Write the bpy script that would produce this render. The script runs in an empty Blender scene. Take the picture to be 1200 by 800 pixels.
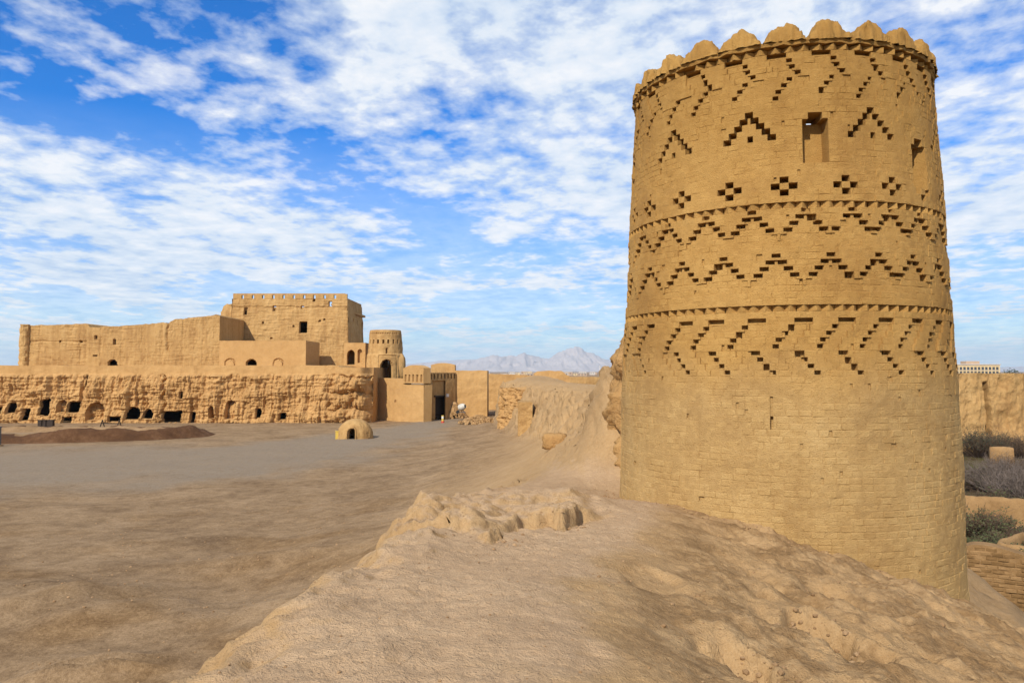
import bpy, bmesh, math, random
import numpy as np
from mathutils import Vector, Matrix
random.seed(7); rng = np.random.default_rng(11)
sc = bpy.context.scene
COL = sc.collection

# ------------------------------------------------------------------ camera
EYE = 6.0                                   # eye height over the courtyard
F = 900.0                                   # focal length in photo pixels (1200 px wide)
PITCH = math.atan(35.0 / F)
cam = bpy.data.cameras.new('camera'); cam.sensor_width = 36.0; cam.lens = F / 1200 * 36
cam.clip_start = 0.1; cam.clip_end = 120000
camo = bpy.data.objects.new('camera', cam); COL.objects.link(camo)
camo.location = (0, 0, EYE); camo.rotation_euler = (math.pi / 2 + PITCH, 0, 0)
sc.camera = camo

# ------------------------------------------------------------------ sky, sun, exposure
SUN_EL, SUN_AZ = math.radians(38), math.radians(27)      # light travels towards +y, turned to +x
world = bpy.data.worlds.new('World'); sc.world = world; world.use_nodes = True
nt = world.node_tree; nt.nodes.clear()
def wn(t, **k):
    n = nt.nodes.new(t)
    for a, b in k.items(): setattr(n, a, b)
    return n
def wl(a, b): nt.links.new(a, b)
def wmath(op, a, b=None, clamp=False):
    n = wn('ShaderNodeMath', operation=op, use_clamp=clamp)
    for i, v in enumerate((a, b)):
        if v is None: continue
        if isinstance(v, (int, float)): n.inputs[i].default_value = v
        else: wl(v, n.inputs[i])
    return n.outputs[0]
sky = wn('ShaderNodeTexSky', sky_type='NISHITA', sun_disc=False, sun_elevation=SUN_EL,
         sun_rotation=math.pi + SUN_AZ, air_density=1.0, dust_density=0.6, ozone_density=3.0, altitude=1100)
hs = wn('ShaderNodeHueSaturation'); hs.inputs['Hue'].default_value = 0.497; hs.inputs['Saturation'].default_value = 2.1; hs.inputs['Value'].default_value = 1.3
wl(sky.outputs[0], hs.inputs['Color'])
tint = wn('ShaderNodeVectorMath', operation='MULTIPLY'); tint.inputs[1].default_value = (0.05, 1.10, 1.48); wl(hs.outputs[0], tint.inputs[0])   # clear dry desert blue
tc = wn('ShaderNodeTexCoord'); sep = wn('ShaderNodeSeparateXYZ'); wl(tc.outputs['Generated'], sep.inputs[0])
zc = wmath('MAXIMUM', sep.outputs[2], 0.0)
den = wmath('ADD', zc, 0.10)
u = wmath('DIVIDE', sep.outputs[0], den); v = wmath('DIVIDE', sep.outputs[1], den)
cmb = wn('ShaderNodeCombineXYZ'); wl(u, cmb.inputs[0]); wl(v, cmb.inputs[1])
def wmap(rot, scale, loc=(0, 0, 0)):
    m = wn('ShaderNodeMapping'); m.inputs['Rotation'].default_value = (0, 0, rot)
    m.inputs['Scale'].default_value = scale; m.inputs['Location'].default_value = loc
    wl(cmb.outputs[0], m.inputs[0]); return m.outputs[0]
def wnoise(vec, scale, detail, rough, dist=0.0):
    n = wn('ShaderNodeTexNoise'); n.inputs['Scale'].default_value = scale; n.inputs['Detail'].default_value = detail
    n.inputs['Roughness'].default_value = rough; n.inputs['Distortion'].default_value = dist
    wl(vec, n.inputs['Vector']); return n.outputs['Fac']
def wramp(f, stops):
    r = wn('ShaderNodeValToRGB'); e = r.color_ramp.elements
    while len(e) < len(stops): e.new(0.5)
    for i, (p, c) in enumerate(stops):
        e[i].position = p; e[i].color = (c[0], c[1], c[2], 1) if isinstance(c, tuple) else (c, c, c, 1)
    wl(f, r.inputs[0]); return r.outputs[0]
big = wnoise(wmap(0.6, (1.0, 0.7, 1), (3.3, 15.2, 0)), 0.95, 3, 0.5, 0.3)
mid = wnoise(wmap(0.5, (1.0, 0.75, 1), (1.7, 2.2, 0)), 2.6, 5, 0.52, 0.2)
fine = wnoise(wmap(0.4, (1.0, 0.85, 1), (0.3, 5.2, 0)), 9.0, 5, 0.58, 0.1)
s1 = wmath('ADD', wmath('MULTIPLY', big, 0.72), wmath('MULTIPLY', mid, 0.40))
s2 = wmath('ADD', s1, wmath('MULTIPLY', wmath('SUBTRACT', fine, 0.5), 0.36))
mask = wramp(s2, [(0.435, 0.0), (0.51, 0.5), (0.60, 0.97)])
lowfade = wramp(zc, [(0.0, 0.95), (0.09, 0.72), (0.30, 0.0)])           # clouds close up towards the horizon
mask2 = wmath('MAXIMUM', mask, lowfade)
mask2 = wmath('MULTIPLY', mask2, 0.97)
body = wramp(wmath('ADD', wmath('MULTIPLY', fine, 0.5), wmath('MULTIPLY', mid, 0.5)),
             [(0.36, (0.52, 0.66, 0.86)), (0.5, (0.78, 0.86, 0.95)), (0.62, (0.98, 0.99, 1.0))])
SKY_S = 0.09
cs = wn('ShaderNodeVectorMath', operation='SCALE'); wl(body, cs.inputs[0]); cs.inputs['Scale'].default_value = 0.95 / SKY_S
mx = wn('ShaderNodeMix', data_type='RGBA'); wl(mask2, mx.inputs['Factor'])
wl(tint.outputs[0], mx.inputs['A']); wl(cs.outputs[0], mx.inputs['B'])
bg = wn('ShaderNodeBackground'); bg.inputs['Strength'].default_value = SKY_S
wl(mx.outputs['Result'], bg.inputs['Color'])
wo = wn('ShaderNodeOutputWorld'); wl(bg.outputs[0], wo.inputs['Surface'])

sl = bpy.data.lights.new('sun', 'SUN'); sl.energy = 5.0; sl.angle = math.radians(0.6); sl.color = (1.0, 0.93, 0.82)
so = bpy.data.objects.new('sun', sl); COL.objects.link(so)
LDIR = Vector((math.cos(SUN_EL) * math.sin(SUN_AZ), math.cos(SUN_EL) * math.cos(SUN_AZ), -math.sin(SUN_EL)))
so.rotation_euler = LDIR.to_track_quat('-Z', 'Y').to_euler(); so.location = (-30, -40, 60)
vs = sc.view_settings; vs.view_transform = 'Standard'; vs.look = 'None'; vs.exposure = 0.1; vs.gamma = 1.0; vs.use_curve_mapping = False
sc.render.engine = 'CYCLES'; sc.cycles.use_denoising = True; sc.cycles.max_bounces = 6; sc.cycles.volume_bounces = 1

# ------------------------------------------------------------------ pixel -> place
def ray(px, py):
    xc = (px - 600) / F; yc = (400 - py) / F
    return Vector((xc, math.cos(PITCH) - yc * math.sin(PITCH), math.sin(PITCH) + yc * math.cos(PITCH)))
def P(px, py, Y):
    d = ray(px, py); return Vector((0, 0, EYE)) + d * (Y / d.y)
def PX(px, Y): return P(px, 435, Y).x
def PZ(py, Y, px=600): return P(px, py, Y).z

# ------------------------------------------------------------------ noise
_perm = rng.permutation(256); _perm = np.concatenate([_perm, _perm, _perm])
_g = rng.normal(size=(256, 3)); _g /= np.linalg.norm(_g, axis=1)[:, None]
def pn(x, y, z=0.0):
    x, y, z = np.broadcast_arrays(np.asarray(x, float), np.asarray(y, float), np.asarray(z, float))
    xi = np.floor(x).astype(int); yi = np.floor(y).astype(int); zi = np.floor(z).astype(int)
    xf, yf, zf = x - xi, y - yi, z - zi
    fu = lambda t: t * t * t * (t * (t * 6 - 15) + 10)
    uu, vv, ww = fu(xf), fu(yf), fu(zf); xi &= 255; yi &= 255; zi &= 255
    out = 0
    for a in (0, 1):
        for b in (0, 1):
            for c in (0, 1):
                h = _perm[_perm[_perm[(xi + a) & 255] + ((yi + b) & 255)] + ((zi + c) & 255)]
                g = _g[h]
                d = g[..., 0] * (xf - a) + g[..., 1] * (yf - b) + g[..., 2] * (zf - c)
                out = out + d * (uu if a else 1 - uu) * (vv if b else 1 - vv) * (ww if c else 1 - ww)
    return out * 1.5
def fbm(x, y, z=0.0, o=4, lac=2.03, gain=0.5):
    s = 0; a = 1.0; f = 1.0
    for i in range(o):
        s = s + a * pn(np.asarray(x) * f + 17.3 * i, np.asarray(y) * f - 9.1 * i, np.asarray(z) * f + 4.7 * i); a *= gain; f *= lac
    return s
def sst(a, b, x):
    t = np.clip((x - a) / (b - a), 0, 1); return t * t * (3 - 2 * t)

# ------------------------------------------------------------------ objects
def tag(o, label=None, cat=None, group=None, kind=None):
    if label: o['label'] = label
    if cat: o['category'] = cat
    if group: o['group'] = group
    if kind: o['kind'] = kind
    return o
def empty(name, loc=(0, 0, 0), rz=0.0):
    o = bpy.data.objects.new(name, None); o.empty_display_size = 0.2; COL.objects.link(o)
    o.location = loc; o.rotation_euler = (0, 0, rz); return o
def link(name, me, mat, parent=None, smooth=False):
    if mat is not None and not me.materials: me.materials.append(mat)
    o = bpy.data.objects.new(name, me); COL.objects.link(o)
    if smooth: me.polygons.foreach_set('use_smooth', [True] * len(me.polygons))
    if parent is not None:
        o.parent = parent; o.matrix_parent_inverse = Matrix.Translation(-parent.location) if parent.rotation_euler.z == 0 else parent.matrix_basis.inverted()
    return o
def mesh(name, verts, faces):
    me = bpy.data.meshes.new(name)
    me.from_pydata([tuple(map(float, v)) for v in verts] if not isinstance(verts, np.ndarray) else verts.tolist(), [], faces); me.update(); return me
class MB:
    def __init__(s): s.v = []; s.f = []
    def quad(s, a, b, c, d): i = len(s.v); s.v += [a, b, c, d]; s.f.append((i, i + 1, i + 2, i + 3))
    def hexa(s, p):                       # 8 corners: bottom ring then top ring
        i = len(s.v); s.v += [tuple(q) for q in p]
        for f in ((3, 2, 1, 0), (4, 5, 6, 7), (0, 1, 5, 4), (1, 2, 6, 5), (2, 3, 7, 6), (3, 0, 4, 7)): s.f.append(tuple(i + k for k in f))
    def box(s, c, size, rz=0.0, taper=1.0):
        x, y, z = size[0] / 2, size[1] / 2, size[2] / 2; ca, sa = math.cos(rz), math.sin(rz); p = []
        for k, zz in ((1.0, -z), (taper, z)):
            for a, b in ((-x, -y), (x, -y), (x, y), (-x, y)):
                a *= k; b *= k; p.append((c[0] + a * ca - b * sa, c[1] + a * sa + b * ca, c[2] + zz))
        s.hexa(p)
    def tube(s, a, b, r0, r1, n=6, cap=True):
        a = Vector(a); b = Vector(b); d = (b - a).normalized(); t = d.orthogonal().normalized(); w = d.cross(t); i = len(s.v)
        for q, r in ((a, r0), (b, r1)):
            for k in range(n):
                an = 2 * math.pi * k / n; s.v.append(tuple(q + (t * math.cos(an) + w * math.sin(an)) * r))
        for k in range(n): s.f.append((i + k, i + (k + 1) % n, i + n + (k + 1) % n, i + n + k))
        if cap: s.f.append(tuple(i + n - 1 - k for k in range(n))); s.f.append(tuple(i + n + k for k in range(n)))
    def me(s, name='mesh'): return mesh(name, s.v, s.f)
    def build(s, name, mat, parent=None, smooth=False): return link(name, s.me(name), mat, parent, smooth)

# ------------------------------------------------------------------ materials
def nodes_of(name):
    m = bpy.data.materials.new(name); m.use_nodes = True; t = m.node_tree; t.nodes.clear(); return m, t
class NG:
    def __init__(s, t): s.t = t
    def n(s, ty, **k):
        a = s.t.nodes.new(ty)
        for q, w in k.items(): setattr(a, q, w)
        return a
    def l(s, a, b): s.t.links.new(a, b)
    def noise(s, vec, scale, detail=4, rough=0.55, dist=0.0):
        a = s.n('ShaderNodeTexNoise'); a.inputs['Scale'].default_value = scale; a.inputs['Detail'].default_value = detail
        a.inputs['Roughness'].default_value = rough; a.inputs['Distortion'].default_value = dist; s.l(vec, a.inputs['Vector']); return a.outputs['Fac']
    def ramp(s, f, stops):
        r = s.n('ShaderNodeValToRGB'); e = r.color_ramp.elements
        while len(e) < len(stops): e.new(0.5)
        for i, (p, c) in enumerate(stops):
            e[i].position = p; e[i].color = (*c, 1) if isinstance(c, tuple) else (c, c, c, 1)
        s.l(f, r.inputs[0]); return r.outputs[0]
    def mix(s, f, a, b, mode='MIX'):
        m = s.n('ShaderNodeMix', data_type='RGBA', blend_type=mode)
        for key, v in (('Factor', f), ('A', a), ('B', b)):
            i = [q for q in m.inputs if q.name == key and (key == 'Factor' and q.type == 'VALUE' or key != 'Factor' and q.type == 'RGBA')][0]
            if isinstance(v, (int, float)): i.default_value = v
            elif isinstance(v, tuple): i.default_value = (*v, 1)
            else: s.l(v, i)
        return [q for q in m.outputs if q.type == 'RGBA'][0]
    def math(s, op, a, b=None, clamp=False):
        m = s.n('ShaderNodeMath', operation=op, use_clamp=clamp)
        for i, v in enumerate((a, b)):
            if v is None: continue
            if isinstance(v, (int, float)): m.inputs[i].default_value = v
            else: s.l(v, m.inputs[i])
        return m.outputs[0]
    def out(s, col, rough=0.95, height=None, strength=0.5, dist=0.02, spec=0.15):
        b = s.n('ShaderNodeBsdfPrincipled'); b.inputs['Roughness'].default_value = rough; b.inputs['Specular IOR Level'].default_value = spec
        if isinstance(col, tuple): b.inputs['Base Color'].default_value = (*col, 1)
        else: s.l(col, b.inputs['Base Color'])
        if height is not None:
            bp = s.n('ShaderNodeBump'); bp.inputs['Strength'].default_value = strength; bp.inputs['Distance'].default_value = dist
            s.l(height, bp.inputs['Height']); s.l(bp.outputs[0], b.inputs['Normal'])
        o = s.n('ShaderNodeOutputMaterial'); s.l(b.outputs[0], o.inputs['Surface'])
EARTH = (.92, .855, .755)
def ea(c): return tuple(a * b for a, b in zip(c, EARTH))
def mud(name, dark, base, light, big=0.35, fine=6.0, bump=0.5, dist=0.03, rnd=None, streak=0.0, rv=0.18, newer=None):
    dark, base, light = ea(dark), ea(base), ea(light); m, t = nodes_of(name); g = NG(t)
    pos = g.n('ShaderNodeNewGeometry').outputs['Position']
    nb = g.noise(pos, big, 5, 0.6, 0.4); nf = g.noise(pos, fine, 6, 0.65)
    f = g.math('ADD', g.math('MULTIPLY', nb, 0.6), g.math('MULTIPLY', nf, 0.4))
    if streak:
        mp = g.n('ShaderNodeMapping'); mp.inputs['Scale'].default_value = (1.6, 1.6, 0.12); g.l(pos, mp.inputs[0])
        f = g.math('ADD', f, g.math('MULTIPLY', g.math('SUBTRACT', g.noise(mp.outputs[0], 1.0, 4, 0.6), 0.5), streak))
    if rnd == 'object': r = g.n('ShaderNodeObjectInfo').outputs['Random']
    elif rnd == 'island': r = g.n('ShaderNodeNewGeometry').outputs['Random Per Island']
    else: r = None
    if r is not None: f = g.math('ADD', f, g.math('MULTIPLY', g.math('SUBTRACT', r, 0.5), rv))
    c = g.ramp(f, [(0.33, dark), (0.5, base), (0.68, light)])
    if newer is not None:                       # the restored foot of the wall is laid in paler bricks
        zs = g.n('ShaderNodeSeparateXYZ'); g.l(pos, zs.inputs[0])
        zf = g.math('ADD', zs.outputs[2], g.math('MULTIPLY', g.math('SUBTRACT', nb, .5), 1.6))
        c = g.mix(g.ramp(g.math('DIVIDE', zf, 12.0), [((newer - .5) / 12.0, 1.), ((newer + .5) / 12.0, 0.)]), c, g.mix(1.0, c, (1.05, 1.175, 1.55), 'MULTIPLY'))
        c = g.mix(g.ramp(g.math('DIVIDE', zf, 12.0), [((newer + 2.9) / 12.0, 0.), ((newer + 4.2) / 12.0, 1.)]), c, g.mix(1.0, c, (.86, .84, .78), 'MULTIPLY'))
    nh = g.noise(pos, fine * 6, 5, 0.72)
    c = g.mix(g.ramp(nh, [(.36, .45), (.46, 0.0)]), c, tuple(q * .62 for q in dark))
    g.out(c, 0.96, g.math('ADD', g.math('MULTIPLY', nf, 0.7), nh), bump, dist)
    return m
def plain(name, col, rough=0.8, fine=9.0, var=0.25, bump=0.2, spec=0.3):
    m, t = nodes_of(name); g = NG(t); pos = g.n('ShaderNodeTexCoord').outputs['Object']
    nf = g.noise(pos, fine, 5, 0.6); lo = tuple(c * (1 - var) for c in col); hi = tuple(min(1, c * (1 + var)) for c in col)
    g.out(g.ramp(nf, [(0.35, lo), (0.65, hi)]), rough, nf, bump, 0.01, spec); return m

TD, TB, TL = (0.41, 0.238, 0.075), (0.505, 0.308, 0.102), (0.575, 0.365, 0.130)
M = {}
M['brick'] = mud('mud_brick', TD, TB, TL, 0.7, 9, 1.0, 0.028, 'object', rv=0.12, streak=.45, newer=5.9)
M['brick_joined'] = mud('mud_brick_course', TD, TB, TL, 0.7, 9, 1.0, 0.028, 'island', rv=0.12, streak=.45, newer=5.9)
M['mortar'] = mud('mud_mortar', (0.385, 0.223, 0.072), (0.475, 0.288, 0.096), (0.55, 0.348, 0.124), 0.7, 9, 1.0, 0.028, streak=.45, newer=5.9)
M['fort'] = mud('fort_mud', (0.37, 0.222, 0.092), (0.485, 0.312, 0.135), (0.57, 0.388, 0.18), 0.16, 2.2, 0.9, 0.09, streak=0.6)
M['bank'] = mud('eroded_clay', (0.43, 0.255, 0.102), (0.56, 0.345, 0.148), (0.63, 0.405, 0.18), 0.2, 2.4, 0.95, 0.12, streak=0.5)
M['plaster'] = mud('smooth_mud_plaster', (0.43, 0.265, 0.112), (0.50, 0.318, 0.14), (0.56, 0.37, 0.168), 0.12, 1.6, 0.35, 0.04, streak=0.2)
M['darkwood'] = plain('dark_weathered_wood', (0.035, 0.022, 0.014), 0.7)
M['rubble'] = mud('rubble_mud', (0.30, 0.19, 0.09), (0.40, 0.26, 0.13), (0.50, 0.34, 0.18), 0.5, 5, 0.7, 0.03, 'island', rv=0.3)
M['clod'] = mud('soil_clods', (0.25, 0.16, 0.085), (0.34, 0.225, 0.125), (0.43, 0.30, 0.18), 0.5, 5, 0.7, 0.03, 'island', rv=0.25)
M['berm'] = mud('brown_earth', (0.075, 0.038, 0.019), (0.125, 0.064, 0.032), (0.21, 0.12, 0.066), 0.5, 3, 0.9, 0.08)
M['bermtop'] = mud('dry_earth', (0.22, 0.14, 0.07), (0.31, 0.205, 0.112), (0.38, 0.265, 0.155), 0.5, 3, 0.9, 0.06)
M['white'] = plain('white_paint', (0.60, 0.58, 0.53), 0.5, 4, 0.08)
M['yellow'] = plain('yellow_plastic', (0.55, 0.38, 0.07), 0.45, 4, 0.1)
M['red'] = plain('red_paint', (0.45, 0.06, 0.04), 0.5, 4, 0.1)
M['steel'] = plain('dull_steel', (0.10, 0.10, 0.105), 0.45, 8, 0.3)
M['rubber_and_shade'] = plain('black_rubber_and_shade', (0.02, 0.02, 0.02), 0.8, 8, 0.3)
M['old_brick'] = mud('weathered_brown_brick', (0.19, 0.115, 0.05), (0.27, 0.17, 0.08), (0.36, 0.235, 0.12), 0.9, 7, 0.9, 0.02, 'object', rv=.3)
M['old_mud'] = mud('weathered_brown_mud', (0.24, 0.145, 0.065), (0.33, 0.21, 0.10), (0.42, 0.28, 0.14), 0.7, 5, 0.9, 0.03)
M['twig'] = plain('dry_brown_twigs', (0.085, 0.055, 0.034), 0.9, 3, 0.4)
M['mixer'] = plain('cream_paint', (0.50, 0.47, 0.40), 0.55, 4, 0.12)
M['twig_grey'] = plain('grey_bare_twigs', (0.13, 0.10, 0.08), 0.9, 3, 0.35)
M['leaf'] = plain('olive_leaves', (0.060, 0.065, 0.022), 0.8, 3, 0.4)
M['leaf_dark'] = plain('dark_green_leaves', (0.025, 0.040, 0.018), 0.8, 3, 0.4)
M['cityA'] = plain('pale_plaster', (0.50, 0.45, 0.39), 0.9, 0.3, 0.08)
M['cityB'] = plain('tan_brick_plaster', (0.42, 0.30, 0.20), 0.9, 0.3, 0.1)
M['cityC'] = plain('yellow_stone', (0.58, 0.44, 0.24), 0.9, 0.3, 0.08)
M['glass'] = plain('dark_window_glass', (0.05, 0.055, 0.06), 0.25, 2, 0.2, 0.0, 0.5)
M['mountain'] = mud('mountain_rock', (0.36, 0.33, 0.34), (0.46, 0.42, 0.43), (0.62, 0.56, 0.55), 0.0006, 0.006, 0.5, 20)

# ------------------------------------------------------------------ terrain: the rampart mound, courtyard, garden, plain
ST = {
 -8:  [(-16,0),(-7,.2),(-4,2.0),(-2.2,4.1),(0,4.4),(1.2,4.2),(3.5,3.0),(8,0),(13,-.8)],
 0:   [(-16,0),(-7,.2),(-4,2.0),(-2.2,4.1),(0,4.4),(1.2,4.2),(3.5,3.0),(8,0),(13,-.8)],
 4:   [(-14,0),(-6.5,.1),(-3.4,1.8),(-1.90,4.25),(-.3,4.4),(.3,4.38),(2.2,3.85),(5.0,2.75),(12,-.8)],
 6:   [(-13,0),(-6,.1),(-3.2,1.8),(-1.85,4.15),(-.3,4.3),(.5,4.25),(2.6,3.75),(5.5,2.85),(12,-.8)],
 8:   [(-12,0),(-5.5,.1),(-2.9,1.8),(-1.50,4.08),(0,4.15),(.95,4.1),(2.8,3.75),(5.8,2.95),(12,-.8)],
 10:  [(-11,0),(-5,.15),(-2.6,1.9),(-1.30,3.98),(.2,4.05),(1.8,4.02),(3.2,3.75),(6.5,2.75),(12,-.8)],
 12:  [(-10,0),(-4.5,.3),(-2.3,2.0),(-1.05,3.92),(.4,4.0),(2.2,3.95),(4.0,3.6),(6.4,2.65),(13,-.8)],
 14.5:[(-9,.2),(-4,.8),(-2,2.2),(-.6,3.65),(.8,3.8),(2.2,3.65),(5,3.2),(7.8,2.3),(14,-.8)],
 18:  [(-9,.3),(-4.5,1.0),(-2,2.2),(-.2,3.2),(1.0,3.8),(1.65,4.5),(2.5,5.7),(6.5,4.0),(14,-.8)],
 24:  [(-9,.3),(-4.5,.9),(-1.5,1.8),(.8,2.9),(1.7,3.5),(2.2,4.0),(3.4,5.6),(7,4.5),(15,-.8)],
 32:  [(-10,.2),(-5,.6),(-2,1.3),(.5,2.2),(1.6,2.9),(2.1,3.3),(3.6,5.1),(6.5,4.8),(16,-.8)],
 45:  [(-12,.1),(-6,.3),(-3,.8),(-.5,1.4),(.8,1.9),(1.4,2.3),(3.0,4.9),(6.5,4.9),(17,-.8)],
 70:  [(-16,0),(-9,.1),(-6,.3),(-3.5,.5),(-1.6,.8),(-.9,1.1),(.8,4.6),(5,4.9),(18,-.8)],
 92:  [(-20,0),(-13,0),(-10,.1),(-6,.2),(-3.0,.4),(-2.0,.6),(-1.2,4.5),(4,4.7),(20,-.8)],
 112: [(-20,0),(-13,0),(-10,.1),(-6,.2),(-1.0,.4),(1.0,.6),(2.0,4.5),(6,4.7),(20,-.8)],
 130: [(-20,0),(-13,0),(-10,0),(-6,0),(-4.3,0),(-3.8,0),(-3.0,0),(4,0),(20,-.8)],
}
_ys = np.array(sorted(ST)); _sx = np.array([[p[0] for p in ST[y]] for y in sorted(ST)], float); _sz = np.array([[p[1] for p in ST[y]] for y in sorted(ST)], float)
def crv(x, xp, fp):                                    # smooth (Catmull-like) interpolation along the stations
    m = np.gradient(fp, xp); i = np.clip(np.searchsorted(xp, x) - 1, 0, len(xp) - 2)
    h = xp[i + 1] - xp[i]; t = np.clip((x - xp[i]) / h, 0, 1)
    return ((2*t**3 - 3*t**2 + 1) * fp[i] + (t**3 - 2*t**2 + t) * h * m[i] + (-2*t**3 + 3*t**2) * fp[i + 1] + (t**3 - t**2) * h * m[i + 1])
LEDGE_X = [-1.6, -1.3, -1.0, -.59, -.23, -.12, .1, .49, .63, .88, 1.4, 2.0]
LEDGE_Y = [9.3, 9.1, 9.0, 8.9, 8.35, 9.1, 9.75, 9.95, 9.55, 10.2, 10.6, 10.9]
def terrain(x, y):
    x = np.asarray(x, float); y = np.asarray(y, float); sh = np.broadcast(x, y).shape
    x = np.broadcast_to(x, sh); y = np.broadcast_to(y, sh); z = np.zeros(sh)
    near = (np.abs(x) < 40) & (y > -40) & (y < 135)
    xx = x[near]; yy = np.clip(y[near], -8, 130)
    wx = xx + 0.30 * fbm(xx * .7, yy * .7, 3.3, 3) * sst(0.5, 3.0, np.abs(xx + 0.2) + 0 * yy)   # meandering edges
    px = np.stack([crv(yy, _ys, _sx[:, k]) for k in range(9)], 1); pz = np.stack([crv(yy, _ys, _sz[:, k]) for k in range(9)], 1)
    r = np.where(wx <= px[:, 0], pz[:, 0], 0.0); r = np.where(wx > px[:, 8], pz[:, 8], r)
    dz = np.gradient(pz, axis=1) / np.maximum(np.gradient(px, axis=1), 1e-3); dz[:, 0] = 0; dz[:, 8] = 0
    for k in range(8):
        s = (wx > px[:, k]) & (wx <= px[:, k + 1]); h = px[:, k + 1] - px[:, k]; t = np.where(s, (wx - px[:, k]) / h, 0)
        hz = ((2*t**3 - 3*t**2 + 1) * pz[:, k] + (t**3 - 2*t**2 + t) * h * dz[:, k] * .7 + (-2*t**3 + 3*t**2) * pz[:, k + 1] + (t**3 - t**2) * h * dz[:, k + 1] * .7)
        r = np.where(s, hz, r)
    side = np.where(xx > 8, -.8 * sst(8, 13, xx), 0)
    slope = np.abs(np.gradient(r)) if False else 0
    # eroded ledge across the path
    yl = np.interp(xx, LEDGE_X, LEDGE_Y) + .10 * fbm(xx * 4, yy * 2, 1.0, 3)
    hh = .19 * np.clip(.75 + .9 * fbm(xx * 1.6, yy * 1.6, 4.4, 3), .15, 1.3) * sst(-2.2, -1.3, xx) * (1 - sst(.75, 1.7, xx))
    r = r + hh * sst(-.05, .13, yy - yl + .05 * fbm(xx * 7, yy * 7, 3., 3)) * (1 - sst(1.2, 4.5, yy - yl))
    r = r - .06 * np.exp(-((yy - yl + .06) / .10) ** 2) * (hh / .19) * (0.4 + 0.9 * np.clip(fbm(xx * 3, yy * 0.3, 7.0, 2) + .3, 0, 1))
    # rough flanks where the rampart is steep
    steep_l = np.exp(-((wx - (px[:, 2] + px[:, 3]) / 2 - .2) / .9) ** 2) * (yy < 22)
    steep_r = np.exp(-((wx - (px[:, 5] + px[:, 6]) / 2) / 1.1) ** 2) * sst(16, 24, yy)
    n1 = fbm(xx * 1.3, yy * 1.0, 0.5, 5)
    rid = np.abs(fbm(xx * 1.7 + 5, yy * 1.2, 2.5, 4))
    r = r + steep_l * (.28 * n1 - .25 * rid) + steep_r * (.5 * fbm(xx * .8, yy * .7, 9, 6) - .4 * np.abs(fbm(xx * 1.0, yy * .7, 4.2, 5)))
    oc = np.exp(-(((xx + 1.25) / .45) ** 2 + ((yy - 9.9) / 1.5) ** 2))
    r = r + oc * (.10 + .20 * fbm(xx * 1.6, yy * 1.2, 6.0, 4) - .10 * np.abs(fbm(xx * 2.4, yy * 2.0, 2.0, 3)))
    # gullies and pits on the right flank in front
    fr = sst(.2, 1.6, wx - np.interp(yy, [3, 6, 8, 10.5, 13], [.1, .5, .95, 1.9, 2.6])) * (yy < 15)
    r = r + fr * (.10 * fbm(xx * 1.2, yy * 1.2, 6.1, 4) - .12 * np.abs(fbm(xx * .9 + .5 * yy, yy * .35 - .3 * xx, 8.8, 4)))
    for (gx, gy, gr, gd) in ((1.62, 5.65, .24, .16), (1.75, 5.25, .22, .12), (2.72, 7.0, .26, .22), (2.95, 6.6, .3, .12), (3.4, 8.4, .3, .08), (1.3, 7.4, .3, .06)):
        q = ((xx - gx + .12 * fbm(xx * 3, yy * 3, gx, 3)) / gr) ** 2 + ((yy - gy) / (gr * 1.3)) ** 2
        r = r - 1.5 * gd * np.exp(-q ** 3)
    r = r + (hh / .19 * (1 - sst(.4, 2.2, np.abs(yy - yl - .3))) + oc) * (.02 * fbm(xx * 5, yy * 5, 2.0, 3) - .025 * np.abs(fbm(xx * 4, yy * 4, 6.0, 3)))
    r = r + fr * (.026 * fbm(xx * 5, yy * 5, 4.0, 4, 2.03, .6) - .05 * np.abs(fbm(xx * 2.6, yy * 2.6, 1.0, 4, 2.03, .6)) - .02 * np.abs(fbm(xx * 8, yy * 8, 2.0, 2)))
    on = sst(0.5, 3.5, r)
    r = r + on * (.035 * fbm(xx * 1.1, yy * 1.1, 1.7, 4) + .012 * fbm(xx * 6, yy * 6, 2.2, 3) + np.clip(.010 * fbm(xx * 13, yy * 13, 5.2, 2) - .012 * np.abs(fbm(xx * 9, yy * 9, 3.1, 2)), -.02, .02) * (yy < 14))
    # low soft mound and hollows in the courtyard
    r = r + .50 * np.exp(-(((xx + 11.6) / 4.4) ** 2 + ((yy - 18.5) / 2.2) ** 2)) * (1 + .5 * fbm(xx * .8, yy * .8, 3.0, 4))
    r = r - .35 * np.exp(-(((xx + 6.2) / 2.8) ** 2 + ((yy - 19.5) / 1.6) ** 2)) + .3 * np.exp(-(((xx + 7.6) / 2.6) ** 2 + ((yy - 22.8) / .9) ** 2))
    r = r + .35 * np.exp(-(((xx + 7.9) / 1.2) ** 2 + ((yy - 14.6) / .7) ** 2)) * (1 + fbm(xx * 2, yy * 2, 5.0, 3))
    r = r + (1 - on) * (.10 * fbm(xx * .22, yy * .22, 5.5, 3) + .03 * fbm(xx * 1.2, yy * 1.2, 5.5, 4))
    ed = sst(20, 40, np.abs(xx)) 
    z[near] = r * (1 - ed * (xx < 0)) 
    far = ~near
    z[far] = np.where(x[far] > 13, -.8, 0) * np.exp(-np.clip(y[far] - 120, 0, None) / 60.)
    return z
def axis(lo, hi, d, far_lo, far_hi, g=1.045, cap=2.0):
    a = list(np.arange(lo, hi, d)); s = d; p = a[-1]
    while p < far_hi: s = min(s * g, cap if p < 95 else 2.0) if p < 135 else s * 1.28; p += s; a.append(p)
    s = d; p = lo; b = []
    while p > far_lo: s = min(s * 1.08, 2.0) if p > -135 else s * 1.28; p -= s; b.append(p)
    return np.array(b[::-1] + a)
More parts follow.
